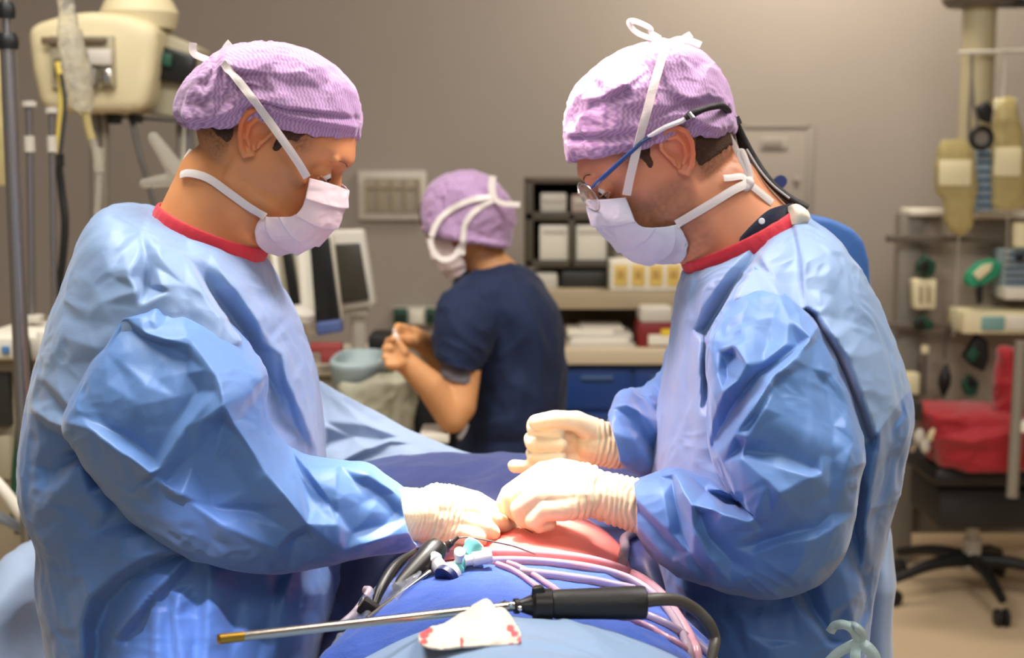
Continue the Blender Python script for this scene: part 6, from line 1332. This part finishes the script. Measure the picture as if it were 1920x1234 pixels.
t = bag('yellowish fluid bag in front of the ceiling column, narrowing at the bottom', [(1766, 262, 1806, 0, .01), (1756, 290, 1824, 0, .03), (1754, 350, 1830, 0, .035), (1760, 368, 1828, 0, .03), (1768, 376, 1826, 0, .03), (1774, 420, 1822, 0, .03), (1790, 442, 1806, 0, .01)], RY-.15, M_yfl, [(1798, 440, RY-.15), (1794, 520, RY-.15), (1788, 630, RY-.15)])
bx2('label', 1762, 300, 1820, 348, RY-.19, .004, M_cream, t, .001)
t = bag('cream fluid bag hanging right of the black ring', [(1880, 182, 1900, 0, .008), (1868, 210, 1906, 0, .03), (1862, 270, 1918, 0, .035), (1862, 380, 1920, 0, .035), (1870, 392, 1912, 0, .02)], RY-.14, M_yfl, [(1890, 390, RY-.14), (1888, 500, RY-.14)])
bx2('label', 1866, 276, 1914, 330, RY-.18, .004, M_cream, t, .001); bx2('cap', 1868, 184, 1906, 208, RY-.15, .03, M_cream, t)
t = T('pressure_gauge', 'black ring gauge hanging between the fluid bags', 'gauge', 1840, 260, RY-.2)
g = np.array([[P(1840, 259, RY-.2)+Vector(((.034+.009*math.cos(b))*math.cos(a), .009*math.sin(b), (.034+.009*math.cos(b))*math.sin(a))) for b in np.linspace(0, 6.283, 10, endpoint=False)] for a in np.linspace(0, 6.283, 36, endpoint=False)])
link('ring', gmesh('ring', g, cu=True, cv=True), M_blackp, t); lathe('face', [(0, 0), (0, .03), (.012, .03), (.012, 0)], P(1840, 259, RY-.195), (0, 1, 0), M_grey, t); pole('strap', [(1836, 240, RY-.2), (1826, 200, RY-.2), (1822, 150, RY-.2)], .006, M_grey, t)
o = prism('clamp', [(1836, 200), (1852, 188), (1864, 204), (1858, 232), (1844, 226), (1834, 212)], RY-.22, .04, M_blackp, None, .006); tag(o, 'black clamp just above the ring gauge', 'clamp')
t = T('striped_scale', 'blue and grey striped vertical scale below the ring gauge', 'scale', 1846, 330, RY-.12)
bx2('strip', 1832, 280, 1862, 398, RY-.12, .02, mat('grey blue strip', '8a98a4', .5), t)
for k in range(7): bx2('band', 1833, 286+k*16, 1861, 292+k*16, RY-.125, .01, mat('blue band', '3e5e78', .5), t, .001)
def hang(lab, pix, Y, depth, M, name='hanging_connector', cat='connector', extra=()):
    t = T(name, lab, cat, pix[0][0], pix[0][1], Y); prism('body', pix, Y, depth, M, t, .006)
    for (nm, q, mm) in extra: prism(nm, q, Y-.02, .02, mm, t, .003)
    return t
hang('green and black connector on the upper rail, above the cream box', [(1722, 496), (1738, 478), (1757, 494), (1752, 516), (1734, 522), (1722, 510)], RY-.06, .05, M_greenD, extra=[('cover', [(1724, 498), (1738, 484), (1744, 500), (1732, 516)], M_blackp)])
t = hang('cream boxed outlet hanging between two green connectors', [(1713, 524), (1757, 524), (1755, 580), (1715, 580)], RY-.06, .05, M_cream, 'outlet_box', 'outlet box', extra=[('slit', [(1726, 536), (1729, 536), (1729, 568), (1726, 568)], M_tan), ('slit', [(1741, 536), (1744, 536), (1744, 568), (1741, 568)], M_tan)])
hang('black and green connector below the cream box', [(1716, 606), (1730, 590), (1752, 604), (1748, 620), (1722, 622)], RY-.07, .04, M_greenD, extra=[('cover', [(1717, 605), (1729, 595), (1737, 612), (1722, 619)], M_blackp)])
hang('green and white tilted device on the panel', [(1818, 514), (1838, 494), (1866, 486), (1880, 496), (1872, 518), (1846, 534), (1824, 540), (1814, 530)], RY-.08, .06, M_greenL, 'monitor_module', 'device', extra=[('face', [(1826, 514), (1844, 498), (1862, 494), (1858, 508), (1836, 526)], M_cream), ('clip', [(1832, 540), (1844, 534), (1842, 568), (1834, 572)], M_blackp)])
t = T('instrument_shelf', 'cream and teal shelf unit projecting at the right edge', 'shelf', 1865, 604, RY-.1)
bx2('board', 1808, 586, 1990, 626, RY-.16, .2, M_cream, t); bx2('drawer', 1842, 594, 1884, 620, RY-.17, .03, mat('teal grey plastic', '7fa8a4', .5), t); bx2('drawer', 1890, 592, 1940, 620, RY-.17, .03, M_white, t)
t = T('data_module', 'grey blue ribbed module cut off by the right edge above the cream shelf', 'module', 1905, 510, RY-.1)
bx2('body', 1884, 468, 1960, 556, RY-.1, .12, mat('grey blue module', '98a6ac', .5), t)
for k in range(6): bx2('rib', 1886, 474+k*13, 1958, 479+k*13, RY-.11, .02, mat('dark blue rib', '4c6070', .5), t, .001)
o = bx2('white_module', 1886, 540, 1960, 562, RY-.14, .1, M_white); tag(o, 'white block between ribbed module and cream shelf at the right edge', 'module')
t = T('cylinder_holder', 'round pale holder with a black top at the right edge', 'holder', 1912, 440, RY-.12); lathe('holder', [(0, 0), (0, .03), (.08, .03), (.08, 0)], P(1914, 462, RY-.12), (0, 0, 1), M_cream, t); lathe('knob', [(0, 0), (0, .014), (.02, .014), (.02, 0)], P(1912, 488, RY-.12), (0, 0, 1), M_blackp, t)
t = T('rubber_bulb', 'black rubber bulb hanging over the red cloth', 'bulb', 1768, 710, RY-.1); lathe('bulb', [(0, 0), (0, .003), (.015, .010), (.045, .021), (.075, .021), (.10, .012), (.12, .004), (.12, 0)], P(1768, 746, RY-.1), (.06, 0, 1), M_blackp, t); pole('cord', [(1770, 674, RY-.1), (1776, 612, RY-.03)], .003, M_blackp, t)
hang('large black and green diamond shaped connector below the cream shelf', [(1808, 670), (1822, 650), (1836, 628), (1854, 640), (1856, 672), (1846, 698), (1828, 690)], RY-.12, .05, M_blackp, extra=[('flap', [(1812, 668), (1826, 650), (1838, 664), (1824, 682)], M_greenD)])
hang('small dark green connector hanging above the red cloth', [(1806, 722), (1820, 702), (1838, 718), (1832, 742), (1814, 744)], RY-.12, .04, M_greenD, extra=[('cap', [(1820, 704), (1834, 716), (1826, 728), (1814, 716)], M_blackp)])
t = T('thermometer', 'thin vertical rod with cream end on the panel left of the bulb', 'rod', 1735, 680, RY-.05); pole('rod', [(1735, 650, RY-.05), (1733, 740, RY-.05)], .005, M_shelf, t); bx2('end', 1729, 648, 1742, 664, RY-.06, .02, M_cream, t)
o = bx2('small_tray', 1690, 700, 1724, 740, RY-.05, .06, M_cream, None, .006); tag(o, 'small cream tray right of the gown sleeve at the panel foot', 'tray')
t = T('grey_post', 'grey slanting metal post in front of the red cloth', 'post', 1900, 640, 4.1); pole('post', [(1914, 640, 4.1), (1898, 930, 4.1)], .017, mat('dull grey metal', '8d8578', .5, metal=.3), t); lathe('foot', [(0, 0), (0, .018), (.012, .018), (.012, 0)], P(1898, 932, 4.1), (0, 0, 1), M_grey, t); bx2('bracket', 1916, 792, 1960, 812, 4.08, .05, M_white, t)
# ---- office chair with red cloth
CY = 4.55
ch = T('swivel_chair', 'black swivel chair on casters under a red cloth at the right', 'chair', 1822, 1100, CY); cx = P(1824, 1000, CY).x; ch.location = (cx, CY, 0)
zs = P(1824, 870, CY).z
box('seat', (cx, CY, zs), (.40, .42, .07), M_blackp, ch, .03); box('seat_plate', (cx, CY, zs-.06), (.24, .26, .05), M_blackp, ch, .01)
box('underside_and_shade', (cx+.02, CY+.02, zs-.115), (.36, .34, .13), mat('dark grey plastic', '1e1d1c', .6), ch, .01)  # dark block for the chair underside and the shade below the seat
lathe('gas_lift', [(.10, .03), (.10, .030), (.20, .030), (.201, .020), (zs-.08, .020), (zs-.08, 0)], (cx, CY, 0), (0, 0, 1), M_ltgrey, ch)
for k in range(5):
    a = math.radians(198+72*k); e = Vector((cx+.30*math.cos(a), CY+.30*math.sin(a), .085))
    leg = tube_mesh('leg', [(cx, CY, .13), ((cx+e.x)/2, (CY+e.y)/2, .125), tuple(e)], [.026, .02, .014], 12, M_blackp, ch, samples=12)
    for s2 in (-1, 1):
        off = Vector((-math.sin(a), math.cos(a), 0))*.013*s2; lathe('caster', [(-.009, 0), (-.009, .024), (-.006, .028), (.006, .028), (.009, .024), (.009, 0)], Vector((e.x, e.y, .028))+off, (-math.sin(a), math.cos(a), 0), M_blackp, leg, 20)
g = fold_grid(outline_loft([(1728, 762, 1900, 765, CY-.1, .10), (1716, 772, 1920, 775, CY-.1, .16), (1730, 800, 1925, 800, CY-.1, .19), (1738, 835, 1925, 838, CY-.1, .2), (1744, 858, 1915, 860, CY-.1, .19), (1760, 864, 1900, 866, CY-.1, .12)], 100, 80, 2.8), FoldMap((1700, 740, 1940, 880), [[(1735, 775, 8), (1800, 782, 20), (1900, 770, 12)], [(1740, 795, 0), (1820, 806, 0), (1900, 796, 4)], [(1750, 820, 16), (1820, 830, 22), (1910, 812, 14)], [(1770, 845, 4), (1880, 846, 2)]]), seed=60, cr_amp=.008, cr_scale=14)
o = link('red_cloth', gmesh('red_cloth', g, cu=True, caps=(True, True)), M_redc, None); tag(o, 'rumpled red cloth heaped on the black swivel chair', 'cloth')
g = fold_grid(outline_loft([(1880, 650, 1900, 652, CY-.15, .02), (1872, 664, 1910, 664, CY-.15, .04), (1868, 720, 1912, 720, CY-.15, .05), (1864, 780, 1916, 780, CY-.15, .06)], 60, 60, 2.5), None, seed=61, cr_amp=.006, cr_scale=16)
o = link('red_garment', gmesh('red_garment', g, cu=True, caps=(True, True)), M_redc, None); tag(o, 'upright strip of red garment behind the grey post', 'garment')
t = T('tool_cluster', 'small metal and yellow fittings hanging left of the red cloth', 'fittings', 1716, 830, CY-.2)
for k, (x, y, r, mm) in enumerate(((1704, 812, .016, M_yel), (1722, 830, .018, M_ltgrey), (1708, 846, .014, M_chr), (1736, 846, .016, M_ltgrey), (1692, 824, .014, M_grey), (1742, 826, .012, M_beige))): lathe('fitting', [(0, 0), (0, r*.7), (.01, r), (.03, r), (.045, r*.5), (.045, 0)], P(x, y, CY-.2), (.3*(k % 3-1), -.3, 1), mm, t, 16)
bx2('case', 1688, 756, 1730, 790, CY-.2, .1, M_dk, t)
